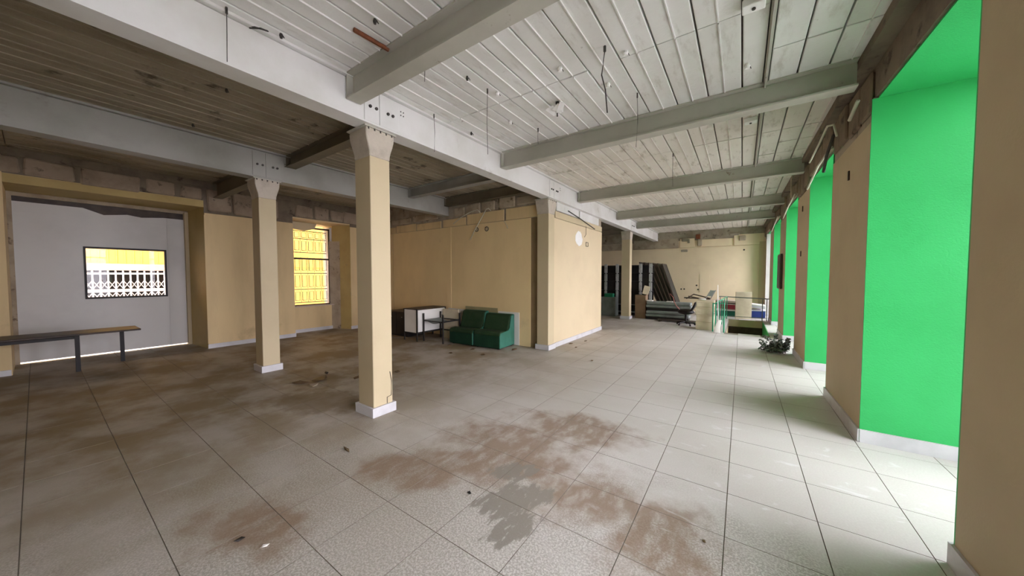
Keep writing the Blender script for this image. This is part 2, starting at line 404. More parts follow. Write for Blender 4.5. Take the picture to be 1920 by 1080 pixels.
for k, (y0, y1) in enumerate(WINS):
    b = MB(); wq(b, .04, DEEP, y0, y1, TOPZ, TOPZ+.014); b.build('green_soffit', M['green'], wall_right)
    wn = struct(bpy.data.objects.new('window_%d' % (k+2), None)); COL.objects.link(wn)
    wn.location = (xw(y0)+DEEP, y0, 0)
    f = MB()
    for a, c in ((y0, y0+.05), (y1-.05, y1)): wq(f, DEEP-.05, DEEP, a, c, 0, TOPZ)
    wq(f, DEEP-.05, DEEP, y0+.05, y1-.05, 0, .06); wq(f, DEEP-.05, DEEP, y0+.05, y1-.05, TOPZ-.05, TOPZ)
    wq(f, DEEP-.045, DEEP-.005, y0+.05, y1-.05, 2.3, 2.35)
    f.build('frame', M['rail_grey'], wn)
    for z0, z1 in ((.06,2.3),(2.35,TOPZ-.05)):
        g = MB(); wq(g, DEEP-.028, DEEP-.022, y0+.05, y1-.05, z0, z1); g.build('pane', M['glass'], wn)
    L = bpy.data.lights.new('sky_portal', 'AREA'); L.shape = 'RECTANGLE'; L.size = TOPZ; L.size_y = y1-y0; L.cycles.is_portal = True
    lo = bpy.data.objects.new('sky_portal', L); COL.objects.link(lo)
    lo.location = (xw((y0+y1)/2)+DEEP+.03, (y0+y1)/2, TOPZ/2); lo.rotation_euler = (0, PI/2, 0)
# ragged masonry lumps left on the pier heads and lintel
for y0, y1 in PIERS[2:7]:
    y = y0 + .02
    while y < y1 - .1:
        l = random.uniform(.22,.42); e = min(y+l, y1-.02)
        b = MB(); wq(b, -random.uniform(.0,.05), .02, y, e, 3.0+random.uniform(0,.06), 3.42+random.uniform(-.04,.06)); b.build('stone', M['mason_dark'], wall_right, bevel=.015, seg=1)
        y = e + random.uniform(.015,.05)
for y0, y1 in WINS[2:6]:
    y = y0 + .03
    while y < y1 - .15:
        l = random.uniform(.35,.6); e = min(y+l, y1-.02)
        b = MB(); wq(b, -.01-random.uniform(0,.03), .03, y, e, TOPZ+.016, 3.40+random.uniform(-.06,.06)); b.build('stone', M['mason_dark'], wall_right, bevel=.015, seg=1)
        y = e + random.uniform(.01,.04)

# ------------------------------------------------------------------ street side wall (left)
wl = MB()
XO = -10.4
wl.box(XO, XL, YF, -.25, 0, CZ+.05); wl.box(XO, XL, -.25, 2.06, 3.0, CZ+.05)
wl.prism([(XO,2.0),(XL,2.06),(XL,3.72),(-9.86,3.80),(XO,3.80)][::1], 0, CZ+.05)
wl.prism([(XO,4.98),(-9.86,4.98),(XL,5.2),(XL,6.2),(XO,6.2)], 0, CZ+.05)
wl.box(-10.15, -9.86, 3.80, 4.98, 0, .70)
wl.prism([(XO,3.72),(XL,3.72),(XL,5.2),(XO,5.2)], 3.0, CZ+.05)
wl.box(XO, XL, 6.2, YB, 0, CZ+.05)
wall_left = struct(wl.build('wall_left', M['cream_dull']))
b = MB(); b.prism([(XL+.006,2.05),(XL+.006,3.73),(XL,3.73),(XL,2.05)], .1, 2.83); b.build('plaster_face', M['cream_dull'], wall_left)
# ochre jambs of the doorway
b = MB(); b.add([(XL+.003,2.055,0),(-10.2,1.995,0),(-10.2,1.995,3.0),(XL+.003,2.055,3.0)], [(0,1,2,3)]); b.add([(XL+.003,2.049,0),(-10.2,1.985,0),(-10.2,1.985,3.0),(XL+.003,2.049,3.0)], [(3,2,1,0)]); b.build('ochre_jamb', M['ochre'], wall_left)
b = MB(); b.box(-10.2, XL+.004, -.25, 2.05, 2.985, 3.0); b.build('ochre_soffit', M['ochre'], wall_left)
b = MB(); b.box(XL-.01, XL+.006, -.25, 2.05, 2.985, 3.12); b.build('lintel_strip', M['ochre'], wall_left)
b = MB(); b.prism([(-9.855,4.985),(XL+.002,5.205),(XL+.002,5.199),(-9.855,4.975)], 0, 3.0); b.build('ochre_jamb', M['ochre'], wall_left)
b = MB(); b.prism([(-9.90,4.90),(-9.80,5.0),(-9.62,5.065),(-9.80,4.97)], .0, 2.55); b.build('broken_plaster', M['mason'], wall_left)
# stones over the openings
b = MB()
for ya, yb, za in ((-.25,2.05,3.125),(2.05,3.72,2.87),(3.72,5.2,3.03),(5.2,6.06,2.95)): b.box(XL, XL+.008, ya, yb, za, 3.5)
b.build('bare_band', M['rough_dark'], wall_left)
for ya, yb, za, zb in [(-.9,-.1,3.14,3.38),(-.05,.42,3.13,3.40),(.47,1.16,3.12,3.39),(1.23,1.64,3.13,3.39),(1.70,2.02,3.12,3.36),(2.10,2.50,2.93,3.36),(2.54,3.02,2.90,3.37),(3.06,3.40,2.92,3.35),(3.78,4.18,3.06,3.34),(4.22,4.62,3.05,3.36),(4.66,4.98,3.06,3.33),(5.02,5.5,3.03,3.36),(5.54,6.0,2.98,3.36)]:
    b = MB(); j = lambda: random.uniform(-.025,.025)
    p = [(XL-.05,ya+j(),za+j()),(XL+.05+j(),ya+j(),za+j()),(XL+.05+j(),yb+j(),za+j()),(XL-.05,yb+j(),za+j()),(XL-.05,ya+j(),zb+j()),(XL+.04+j(),ya+j(),zb+j()),(XL+.04+j(),yb+j(),zb+j()),(XL-.05,yb+j(),zb+j())]
    b.add(p, [(3,2,1,0),(4,5,6,7),(0,1,5,4),(1,2,6,5),(2,3,7,6),(3,0,4,7)]); b.build('stone', M['mason_mid'], wall_left, bevel=.02, seg=1)
b = MB(); b.box(XL, XL+.03, YF, 6.1, 3.40, CZ); b.build('ragged_head', M['rough_dark'], wall_left)
bb = MB(); bb.box(XL, XL+.02, 2.05, 3.74, 0, .09); bb.box(XL, XL+.02, 5.19, 6.05, 0, .09); bb.box(-9.86, -9.84, 3.82, 4.98, 0, .09); bb.box(XL, XL+.02, YF, -.26, 0, .09)
struct(bb.build('baseboard_left', M['skirt']))
# street door
d = struct(bpy.data.objects.new('door_1', None)); COL.objects.link(d); d.location = (-10.3, .9, 0)
b = MB(); XD = -10.32
b.box(XD-.03, XD, -.2, .55, .03, 2.84); b.box(XD-.03, XD, 1.62, 1.95, .03, 2.80); b.box(XD-.03, XD, .55, 1.62, .03, 1.13)
b.add([(XD,.55,2.08),(XD,1.62,2.08),(XD,1.62,2.80),(XD,1.3,2.76),(XD,1.1,2.79),(XD,.8,2.74),(XD,.55,2.84)]+[(XD-.03,.55,2.08),(XD-.03,1.62,2.08),(XD-.03,1.62,2.80),(XD-.03,1.3,2.76),(XD-.03,1.1,2.79),(XD-.03,.8,2.74),(XD-.03,.55,2.84)],
      [tuple(range(7)), tuple(range(13,6,-1))] + [(i,7+i,7+(i+1)%7,(i+1)%7) for i in range(7)])
b.build('leaf_panel', M['whitemetal'], d)
b = MB(); b.box(XD, XD+.012, 1.66, 1.70, .03, 2.78); b.box(XD,XD+.012,-.2,1.95,2.655,2.67); b.build('seam_strip', M['whitemetal'], d)
b = MB()
for y0,y1,z0,z1 in ((.53,1.64,1.10,1.135),(.53,1.64,2.075,2.11),(.53,.56,1.135,2.075),(1.61,1.64,1.135,2.075)): b.box(XD-.035, XD+.012, y0, y1, z0, z1)
b.build('window_gasket', M['dark'], d)
b = MB(); b.box(XD-.02, XD-.014, .56, 1.61, 1.135, 2.075); b.build('pane', M['glass'], d)
b = MB(); b.box(XD-.05, XD+.01, 1.955, 2.0, 0, 3.0); b.box(XD-.05, XD+.01, -.25, -.2, 0, 3.0); b.box(XD-.06, XD+.005, -.2, 1.955, 2.93, 3.0); b.build('frame', M['mason'], d)
b = MB(); b.box(XD-.06, XD+.10, 1.93, 1.99, 0, 2.96); b.build('jamb_strip', M['cream'], d)
b = MB(); b.box(XD-.10, XD-.04, -.2, 1.95, 2.66, 2.96); b.build('shutter_box_board', M['darkbrown'], d)
# niche window with ornamental security grille
wn = struct(bpy.data.objects.new('window_1', None)); COL.objects.link(wn); wn.location = (-9.95, 4.4, .72)
XW = -9.97
b = MB(); b.box(XW-.04, XW+.04, 4.93, 4.98, .72, 2.9); b.box(XW-.04, XW+.04, 3.80, 3.84, .72, 2.9); b.box(XW-.04, XW+.04, 3.84, 4.93, 2.86, 2.9); b.box(XW-.03,XW+.03,3.84,4.93,.72,.75); b.build('frame', M['darkbrown'], wn)
b = MB(); b.box(XW-.03, XW+.03, 3.84, 4.93, 2.00, 2.045); b.build('transom', M['darkbrown'], wn)
for z0, z1 in ((.75,2.0),(2.045,2.86)):
    b = MB(); b.box(XW-.003, XW+.003, 3.84, 4.93, z0, z1); b.build('pane', M['glass'], wn)
b = MB(); b.box(-10.2, -9.80, 3.80, 5.0, .70, .725); b.build('sill', M['pink'], wn)
b = MB(); b.box(-10.2, -9.9, 4.93, 5.0, .72, 2.95); b.build('side_lining', M['offwhite'], wn)
g = MB(); XG = -10.12; r = .010
for z in (.80,1.17,1.62,2.20,2.58,2.80): g.tube([(XG,3.70,z),(XG,5.0,z)], r, 4)
for zc, hh in ((.98,.12),(1.40,.16),(1.86,.16),(2.39,.13),(2.69,.07)):
    for k in range(7):
        y = 3.78 + k*.18; wd = .055
        g.tube([(XG,y-wd,zc-hh),(XG,y-wd,zc+hh),(XG,y+wd,zc+hh),(XG,y+wd,zc-hh),(XG,y-wd,zc-hh)], r*.8, 4)
        if k < 6: g.tube([(XG,y+.09,zc-hh-.05),(XG,y+.09,zc+hh+.05)], r*.5, 4)
g.build('security_grille', M['wire'], wn)
b = MB(); b.add([(-9.86,3.80,3.0),(-9.86,4.55,3.0),(-9.86,4.5,2.86),(-9.86,4.25,2.78),(-9.86,4.0,2.80),(-9.86,3.80,2.84)]+[(-9.90,3.80,3.0),(-9.90,4.55,3.0),(-9.90,4.5,2.86),(-9.90,4.25,2.78),(-9.90,4.0,2.80),(-9.90,3.80,2.84)],
      [tuple(range(6)), tuple(range(11,5,-1))]+[(i,6+i,6+(i+1)%6,(i+1)%6) for i in range(6)])
b.build('sagging_plaster', M['cream'], wall_left)

# ------------------------------------------------------------------ far wall, wall behind the viewer, inner core
b = MB(); b.box(XL, xw(YB)+DEEP, YB, YB+.2, 0, 2.77); b.box(XL, xw(YB)+DEEP, YB+.04, YB+.2, 2.77, CZ+.05)
wall_back = struct(b.build('wall_back', M['back_paint']))
for x0, x1 in ((-9.3,-6.8),(-6.75,-4.35),(-4.3,-2.35),(-2.3,-1.72),(-1.5,-.38),(-.3,.70)):
    z = 3.16 + random.uniform(-.08,.10)
    b = MB(); b.box(x0, x1, YB-.004, YB+.05, 2.79, z); b.build('plaster_band', M['back_paint'] if x0 > -2.4 else M['mason'], wall_back, bevel=.01, seg=1)
b = MB(); b.box(-9.3, .74, YB+.02, YB+.05, 3.1, CZ+.04); b.build('ragged_head', M['rough'], wall_back)
for x0, x1, z0, z1, m in [(-1.68,-1.50,3.14,3.34,'rust'),(-1.60,-1.44,2.84,3.12,'mason'),(-2.22,-2.0,3.06,3.20,'rough'),(-2.0,-1.9,2.98,3.16,'rough'),(-2.24,-1.98,2.60,2.70,'rough'),(-.45,-.12,3.20,3.30,'rough'),(-.12,.10,2.98,3.18,'mason')]:
    b = MB(); b.box(x0,x1,YB-.05,YB+.03,z0,z1); b.build('broken_fixing', M[m], wall_back, bevel=.02, seg=1)
b = MB(); b.box(-1.50,-1.13,YB-.012,YB,.84,1.60); b.build('flush_panel', M['back_paint'], wall_back)
for x_, z_ in ((-1.61,1.13),(-1.55,.95),(-2.21,.955),(-2.09,.96),(.05,2.6)):
    b = MB(); b.tube([(x_,YB-.006,z_),(x_,YB+.001,z_)], .035, 8); b.build('socket_hole', M['darkbrown'], wall_back)
b = MB(); b.box(.55, xw(YB)+.02, YB-.06, YB, 0, 2.9); b.build('corner_pilaster', M['brown_wall'], wall_back)
struct(MB().box(XL, xw(YF)+DEEP, YF-.2, YF, 0, CZ+.05).build('wall_front', M['cream_dull']))
# core
KX, KY0, KY1 = -3.30, 6.09, 9.22
b = MB(); b.box(XL, KX-.02, KY0+.02, KY1, 0, CZ+.05)
wall_core = struct(b.build('wall_core', M['rough']))
for x0, x1 in ((XL+.0,-8.56),(-8.53,-6.30),(-6.295,-6.125),(-6.12,-3.74)):
    dy = .012 if x0 == -6.295 else 0
    b = MB(); b.box(x0, x1, KY0-dy, KY0+.02, .0, 2.79); b.build('painted_panel', M['core_front'], wall_core)
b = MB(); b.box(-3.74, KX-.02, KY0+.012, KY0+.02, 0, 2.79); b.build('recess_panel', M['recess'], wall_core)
b = MB(); b.box(KX-.02, KX, KY0+.2, KY1, 0, 2.78); b.build('painted_panel', M['cream_wall'], wall_core)
b = MB(); b.box(KX-.3, KX, KY1, KY1+.01, 0, 2.78); b.build('painted_panel', M['cream_dull'], wall_core)
for x0, x1, z1 in ((-9.25,-8.4,2.98),(-8.37,-7.5,3.0),(-7.46,-6.5,2.99),(-6.42,-5.62,3.0),(-5.58,-4.46,3.03),(-4.40,-3.58,3.06)):
    b = MB(); b.box(x0, x1, KY0+.0, KY0+.03, 2.80, z1+random.uniform(-.02,.03)); b.build('block', M['cream_dull'], wall_core, bevel=.008, seg=1)
for x0, x1, z0, z1 in ((-8.6,-7.7,3.03,3.2),(-7.6,-6.6,3.05,3.22),(-6.0,-5.66,3.05,3.26),(-5.6,-5.16,3.04,3.28),(-5.1,-4.72,3.07,3.31),(-4.58,-4.15,3.08,3.3),(-4.1,-3.6,3.1,3.3)):
    b = MB(); b.box(x0, x1, KY0-.02, KY0+.03, z0, z1+random.uniform(-.02,.02)); b.build('block', M['mason'], wall_core, bevel=.02, seg=1)
for y0, y1, z0, z1 in ((6.42,7.60,2.95,3.26),(7.66,8.95,2.93,3.20),(6.36,9.2,2.79,2.93)):
    b = MB(); b.box(KX-.02, KX+.012, y0, y1, z0, z1); b.build('block', M['cream'] if z1 < 3 else M['steel'], wall_core, bevel=.008, seg=1)
bb = MB(); bb.box(KX, KX+.02, KY0+.2, KY1+.02, 0, .10); bb.box(KX-.3, KX+.02, KY1+.01, KY1+.03, 0, .1)
struct(bb.build('baseboard_core', M['skirt']))

# ------------------------------------------------------------------ columns
def column(label, x1, y0, ztop, sx=.29, sy=.24, sm='cream', plinth=True, splice=True):
    x0, y1 = x1-sx, y0+sy; cx, cy = (x0+x1)/2, (y0+y1)/2
    t = thing('column', label, 'column', (cx,cy,0), group='cream square columns under the steel beams')
    zc = ztop-.30
    MB().box(x0,x1,y0,y1,.0,zc).build('shaft', M[sm], t, bevel=.006, seg=1)
    hx, hy = sx/2, sy/2; c = MB(); secs = []
    for u, ex, ey in ((0,.002,.002),(.05,.004,.006),(.10,.008,.018),(.15,.012,.034),(.20,.016,.046),(.25,.018,.050),(.29,.018,.046)):
        secs.append((cx-hx-ex,cx+hx+ex,cy-hy-ey,cy+hy+ey,zc+u))
    c.loft(secs); c.build('capital', M['capital'], t, bevel=.008, seg=1)
    bp = MB().box(cx-hx-.03,cx+hx+.03,cy-hy-.07,cy+hy+.07,ztop-.012,ztop+.002).build('bearing_plate', M['steel_x'], t)
    for k in range(5):
        y = cy-hy-.02 + k*(sy+.04)/4
        MB().tube([(cx+hx+.012,y,ztop-.034),(cx+hx+.012,y,ztop-.010)], .012, 6).build('bolt', M['wire'], bp)
    if plinth:
        p = MB()
        p.box(x0-.028,x0,y0-.028,y1+.028,0,.105); p.box(x1,x1+.028,y0-.028,y1+.028,0,.105); p.box(x0,x1,y0-.028,y0,0,.105); p.box(x0,x1,y1,y1+.028,0,.105)
        p.build('plinth', M['skirt'], t, bevel=.003, seg=1)
    return t
c1 = column('nearest cream square column with white plinth, in the middle of the floor', -3.275, 2.065, 3.13)
# chased cable loop at the foot of the near column
b = MB(); b.tube([(-3.272,2.232,.105),(-3.272,2.232,.175),(-3.272,2.285,.185),(-3.272,2.29,.35),(-3.272,2.27,.46)], .004, 5); b.build('cable_chase', M['wire'], c1)
c2 = column('cream square column nearest the street door on the left', -6.25, 2.03, 3.08)
c3 = column('slim far column beside the dark shelving rack', -3.27, 12.02, 3.13, .29, .26)
c4 = column('corner column built into the pale inner wall', -3.275, 6.03, 3.13, .27, .26)

# ------------------------------------------------------------------ steel beams
def main_beam(label, xf, y0, y1, zb, zt, wdt=.20, splices=(), sm='steel'):
    t = thing('steel_beam', label, 'beam', (xf-wdt/2, (y0+y1)/2, zb), group='long steel beams')
    MB().box(xf-wdt+.015, xf-.012, y0, y1, zb+.018, zt-.03).build('web', M[sm], t)
    MB().box(xf-wdt, xf, y0, y1, zb, zb+.018).build('bottom_flange', M[sm], t)
    MB().box(xf-wdt-.01, xf+.03, y0, y1, zt-.025, zt).build('top_flange', M[sm], t)
    for ys in splices:
        pl = []
        for a, c in ((ys-.17,ys-.003),(ys+.003,ys+.24)):
            p = MB().box(xf-.012, xf-.002, a, c, zb+.02, zt-.045).build('splice_plate', M[sm], t, bevel=.003, seg=1); pl.append(p)
        for dy in (-.11,-.04,.10,.16):
            zz = (zb+zt)/2 - .02
            MB().tube([(xf-.004,ys+dy,zz),(xf+.014,ys+dy,zz)], .016, 6).build('bolt', M['wire'], pl[0] if dy < 0 else pl[1])
        for dy in (.275,.31):
            for dz in (.04,.08):
                MB().tube([(xf-.013,ys+dy,(zb+zt)/2+dz),(xf-.008,ys+dy,(zb+zt)/2+dz)], .007, 6).build('bolt_hole', M['wire'], t)
    return t
main_beam('long pale grey steel beam over the nearest column and inner wall corner', -3.2, YF, YB, 3.13, CZ, .21, (2.14, 6.12, 12.1))
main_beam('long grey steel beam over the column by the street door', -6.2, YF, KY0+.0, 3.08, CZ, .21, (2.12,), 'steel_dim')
def cross(label, x0, x1, y, zb=3.27, zt=CZ, fw=FWX, m='steel_x'):
    t = thing('cross_beam', label, 'beam', ((x0+x1)/2, y+fw/2, zb), group='steel cross beams')
    MB().box(x0,x1,y+fw/2-.008,y+fw/2+.008,zb+.016,zt-.016).build('web', M[m], t)
    MB().box(x0,x1,y,y+fw,zb,zb+.016).build('bottom_flange', M[m], t)
    MB().box(x0,x1,y,y+fw,zt-.016,zt).build('top_flange', M[m], t)
    MB().box(x0,x0+.012,y+.005,y+fw-.005,zb+.016,zt-.016).build('end_plate', M[m], t)
    return t
names = ['cross beam nearest overhead, running from the main beam to the upper edge', 'second cross beam from the front, ending over the nearest green pier', 'third cross beam from the front on the window side', 'fourth cross beam from the front on the window side', 'farthest cross beam on the window side, before the far wall']
for k, y in enumerate(CB_R): cross(names[k] if k else 'nearest overhead cross beam meeting the main beam above the column', -3.19, .84 - .012*k, y, 3.27)
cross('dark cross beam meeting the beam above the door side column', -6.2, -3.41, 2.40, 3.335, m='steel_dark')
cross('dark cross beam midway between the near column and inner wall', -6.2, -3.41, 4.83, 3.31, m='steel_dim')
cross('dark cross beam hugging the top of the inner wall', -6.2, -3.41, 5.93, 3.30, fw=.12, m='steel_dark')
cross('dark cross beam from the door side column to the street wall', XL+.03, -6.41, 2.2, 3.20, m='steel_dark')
b = MB(); wq(b, -.10, .03, YF, YB, 3.43, CZ+.02); struct(b.build('trim_1', M['rough_dark']))

# ------------------------------------------------------------------ stairwell
b = MB(); hx0,hx1,hy0,hy1 = HOLE
b.box(hx0-.15,hx0,hy0,hy1,-2.4,-.22); b.box(hx1,hx1+.12,hy0,hy1,-2.4,-.22,1); b.box(hx0-.15,hx1+.15,hy0-.15,hy0,-2.4,-.22); b.box(hx0-.15,hx1+.15,hy1,hy1+.15,-2.4,-.22,2)
b.box(hx0-.15,hx1+.15,hy0-.15,hy1+.15,-2.6,-2.4)
well = struct(b.build('wall_stairwell', [M['cream_dull'], M['green'], M['darkbrown']]))  # far side coloured dark to paint in the shade below the well edge
b = MB(); b.box(hx0,hx1-.012,hy1-.012,hy1-.11*0,-.24,-.004); b.build('well_edge', M['cream'], well)
b = MB(); b.box(hx1-.012,hx1,hy0,hy1,-2.3,-.004); b.build('green_side', M['green'], well)
for k in range(11):
    b = MB(); b.box(hx0, hx1-.012, hy1-.6-.26*(k+1), hy1-.6-.26*k, -2.4+0.0, min(-.62, -2.4+.18*(k+1)))
    if hy1-.6-.26*(k+1) > hy0: b.build('step', M['rough'], well)

# ------------------------------------------------------------------ outside
struct(MB().box(1.95, 40, -40, 60, -.30, -.12).build('street_ground', M['asphalt']))
struct(MB().box(-60, XO, -40, 60, -.30, -.05).build('street_pavement', M['asphalt']))
struct(MB().box(XO, -4.2, YF, YB, CZ+.36, 10.5).build('wall_upper_blocker', M['cream_dull']))  # unseen storey added to cut the sky light on the yellow facade
FX = -14.2
fac = thing('yellow_building', 'yellow building across the street seen through the left openings', 'building', (FX-1, 4, -.05))
b = MB(); b.box(FX-1.2, FX, -6, 7.0, 1.88, 9.5); b.build('upper_wall', M['yellow'], fac)
b = MB(); b.box(FX-1.2, FX-.02, 2.9, 7.0, -.05, 1.88); b.build('lower_wall', M['yellow'], fac)
b = MB(); b.box(FX-1.2, FX+.03, 7.0, 9.5, -.05, 9.5); b.build('white_pilaster', M['offwhite'], fac)
b = MB(); b.box(FX-1.2, FX+.03, -6, 2.9, 1.70, 1.88); b.build('pale_fascia', M['pink'], fac)
b = MB(); b.box(FX-1.2, FX-1.0, -6, 2.9, -.05, 1.70); b.build('dark_shopfront', M['dark'], fac)
b = MB(); b.box(FX-1.0, FX, -6, 2.9, -.05, -.02); b.build('threshold', M['offwhite'], fac)
for k in range(60):
    y = -6 + k*.155
    if y < 2.9: MB().box(FX, FX+.012, y, y+.014, 1.89, 9.4).build('groove_strip', M['ochre'], fac)
gate = thing('folding_gate', 'white folding lattice gate across the shopfront opposite the door', 'gate', (FX+.08, -1, -.05))
for z, hh in ((.15,.05),(.62,.05),(1.10,.085),(1.585,.05)): MB().box(FX+.07,FX+.09,-6,2.88,z,z+hh).build('rail', M['whitegate'], gate)
lat = MB(); y = -5.93; me = None
while y < 2.85:
    if me is None: o = MB().box(-.012,.012,-.016,.016,0,1.74).build('bar', M['whitegate'], gate, local=True); me = o.data
    else: o = link('bar', me, (0,0,0), gate)
    o.location = Vector((FX+.10, y, -.05)) - gate.location
    for z0, z1 in ((1.19,1.42),(.88,1.10),(.68,.88),(.42,.62),(.2,.42)):
        lat.tube([(FX+.08,y,z0),(FX+.08,y+.133,z1)], .010, 4); lat.tube([(FX+.08,y,z1),(FX+.08,y+.133,z0)], .010, 4)
    y += .133
lat.build('lattice', M['whitegate'], gate)

# ================================================================== furniture and left-behind things
def armchair(label, loc, rz, wd, seat_h, back_h, dp):
    t = thing('armchair', label, 'armchair', loc, rz, 'green armless lounge chairs')
    h = wd/2
    # local: x across, y depth (front at 0, back at dp)
    b = MB(); b.extr([(0.0,.02),(dp-.02,.02),(dp-.02,seat_h-.09),(0.0,seat_h-.08)], -h+.004, h-.004); b.build('base', M['shadegreen'], t, local=True, bevel=.015, seg=2)
    b = MB(); n = 9; pr = [(-.012,seat_h-.085)]
    pr += [(-.012+.0,seat_h-.03),(.03,seat_h+.002),(.16,seat_h+.008),(.32,seat_h-.012),(dp-.22,seat_h-.03),(dp-.20,seat_h-.085)]
    b.extr(pr, -h, h); b.build('seat', M['velvet'], t, local=True, bevel=.02, seg=3)
    b = MB(); b.extr([(dp-.26,seat_h-.03),(dp-.20,seat_h+.13),(dp-.145,back_h-.035),(dp-.11,back_h-.005),(dp-.055,back_h),(dp-.055,seat_h-.03)], -h+.006, h-.03); b.build('backrest', M['velvet'], t, local=True, bevel=.02, seg=3)
    b = MB(); b.extr([(dp-.055,.02),(dp,.02),(dp,back_h-.012),(dp-.02,back_h+.004),(dp-.055,back_h-.004)], -h, h); b.build('back_shell', M['teal'], t, local=True, bevel=.012, seg=2)
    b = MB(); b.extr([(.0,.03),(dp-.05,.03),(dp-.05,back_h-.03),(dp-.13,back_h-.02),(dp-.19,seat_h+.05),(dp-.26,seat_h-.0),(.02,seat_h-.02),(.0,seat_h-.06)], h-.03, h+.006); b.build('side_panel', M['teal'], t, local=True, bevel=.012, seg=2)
    b = MB(); b.extr([(.0,.03),(dp-.05,.03),(dp-.05,back_h-.05),(dp-.13,back_h-.05),(dp-.20,seat_h+.02),(dp-.26,seat_h-.03),(.02,seat_h-.04),(.0,seat_h-.07)], -h-.004, -h+.006); b.build('side_panel', M['shadegreen'], t, local=True, bevel=.004, seg=1)
    for fx in (-h+.06, h-.06):
        for fy in (.06, dp-.06): MB().tube([(fx,fy,0),(fx,fy,.03)], .022, 8).build('foot', M['dark'], t, local=True)
    return t
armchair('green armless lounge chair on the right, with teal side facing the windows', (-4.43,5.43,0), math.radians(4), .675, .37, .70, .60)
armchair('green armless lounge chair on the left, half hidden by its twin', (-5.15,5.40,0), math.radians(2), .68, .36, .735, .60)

# desk with framed white end panel
t = thing('desk', 'white laminate desk on a black frame, its narrow end panel turned to the front', 'desk', (-6.47,5.08,0))
b = MB()
b.box(-6.715,-6.69,5.06,5.085,0,.765); b.box(-6.255,-6.225,5.06,5.085,0,.765); b.box(-6.69,-6.255,5.06,5.085,.745,.765); b.box(-6.69,-6.255,5.06,5.085,.185,.205)
b.build('end_frame', M['dark'], t)
MB().box(-6.69,-6.255,5.068,5.08,.205,.745).build('end_panel', M['white'], t)
MB().box(-6.715,-6.225,5.085,5.99,.742,.765).build('desktop', M['darkbrown'], t)
MB().box(-6.243,-6.231,5.095,5.95,.22,.735).build('side_panel', M['white'], t)
b = MB(); b.box(-6.25,-6.225,5.085,5.97,.18,.22); b.box(-6.25,-6.225,5.95,5.98,0,.742); b.box(-6.715,-6.69,5.95,5.98,0,.742); b.build('back_frame', M['dark'], t)
MB().box(-6.68,-6.26,5.94,5.952,.22,.735).build('modesty_panel', M['white'], t)
# open side table
t = thing('side_table', 'low black framed table with a sagging grey shelf beside the desk', 'table', (-5.86,5.5,0))
for x_, y_ in ((-6.19,5.23),(-5.54,5.23),(-6.19,5.77),(-5.54,5.77)): MB().box(x_-.014,x_+.014,y_-.014,y_+.014,0,.66).build('leg', M['dark'], t)
b = MB(); b.box(-6.18,-5.55,5.223,5.237,.48,.50); b.box(-6.18,-5.55,5.763,5.777,.48,.50); b.box(-6.18,-5.55,5.763,5.777,.20,.225); b.box(-6.197,-6.183,5.24,5.76,.48,.50); b.box(-5.547,-5.533,5.24,5.76,.48,.50); b.build('frame_rail', M['dark'], t)
b = MB(); n = 10
for k in range(n):
    u0, u1 = k/n, (k+1)/n; f = lambda u: .498 - .07*math.sin(PI*u)**1.5
    x0, x1 = -6.18+.63*u0, -6.18+.63*u1
    b.add([(x0,5.26,f(u0)),(x1,5.26,f(u1)),(x1,5.74,f(u1)),(x0,5.74,f(u0)),(x0,5.26,f(u0)+.012),(x1,5.26,f(u1)+.012),(x1,5.74,f(u1)+.012),(x0,5.74,f(u0)+.012)], [(3,2,1,0),(4,5,6,7),(0,1,5,4),(2,3,7,6)])
b.build('sagging_shelf', M['greybench'], t)
tag(MB().box(-6.14,-5.60,5.80,5.82,.003,.73).build('cream_board', M['beige'], bevel=.003, seg=1), 'cream board standing upright behind the low black table', 'board')
t = tag(MB().extr([(-6.20,.22),(-5.0,.22),(-5.0,.92),(-6.20,.94)], 6.045, 6.058, 'y').build('laminate_board', M['white'], bevel=.002, seg=1), 'white panel leaning on the inner wall behind the low table', 'panel')
t.location.z = -.218
tag(MB().box(-5.62,-4.62,6.064,6.076,0.005,.80).build('olive_board', M['olive'], bevel=.003, seg=1), 'olive board standing against the inner wall above the left green chair', 'board')
tag(MB().box(-4.60,-4.02,6.064,6.08,.005,.735).build('pale_board', M['white'], bevel=.003, seg=1), 'pale board upright behind the right green chair', 'board')
t = thing('cabinet', 'black low cabinet at the left end of the white desk', 'cabinet', (-7.3,5.55,0))
MB().box(-7.75,-6.86,5.3,5.85,.04,.60).build('body', M['dark'], t, bevel=.006, seg=1); MB().box(-7.77,-6.84,5.28,5.87,.60,.63).build('top', M['darkbrown'], t)
MB().box(-7.72,-6.9,5.32,5.83,0,.04).build('plinth', M['dark'], t)
for x_ in (-7.74,-7.30): dd = MB().box(x_,x_+.42,5.288,5.30,.06,.585).build('door', M['dark'], t); MB().box(x_+.19,x_+.23,5.278,5.288,.48,.50).build('handle', M['rail_grey'], dd)
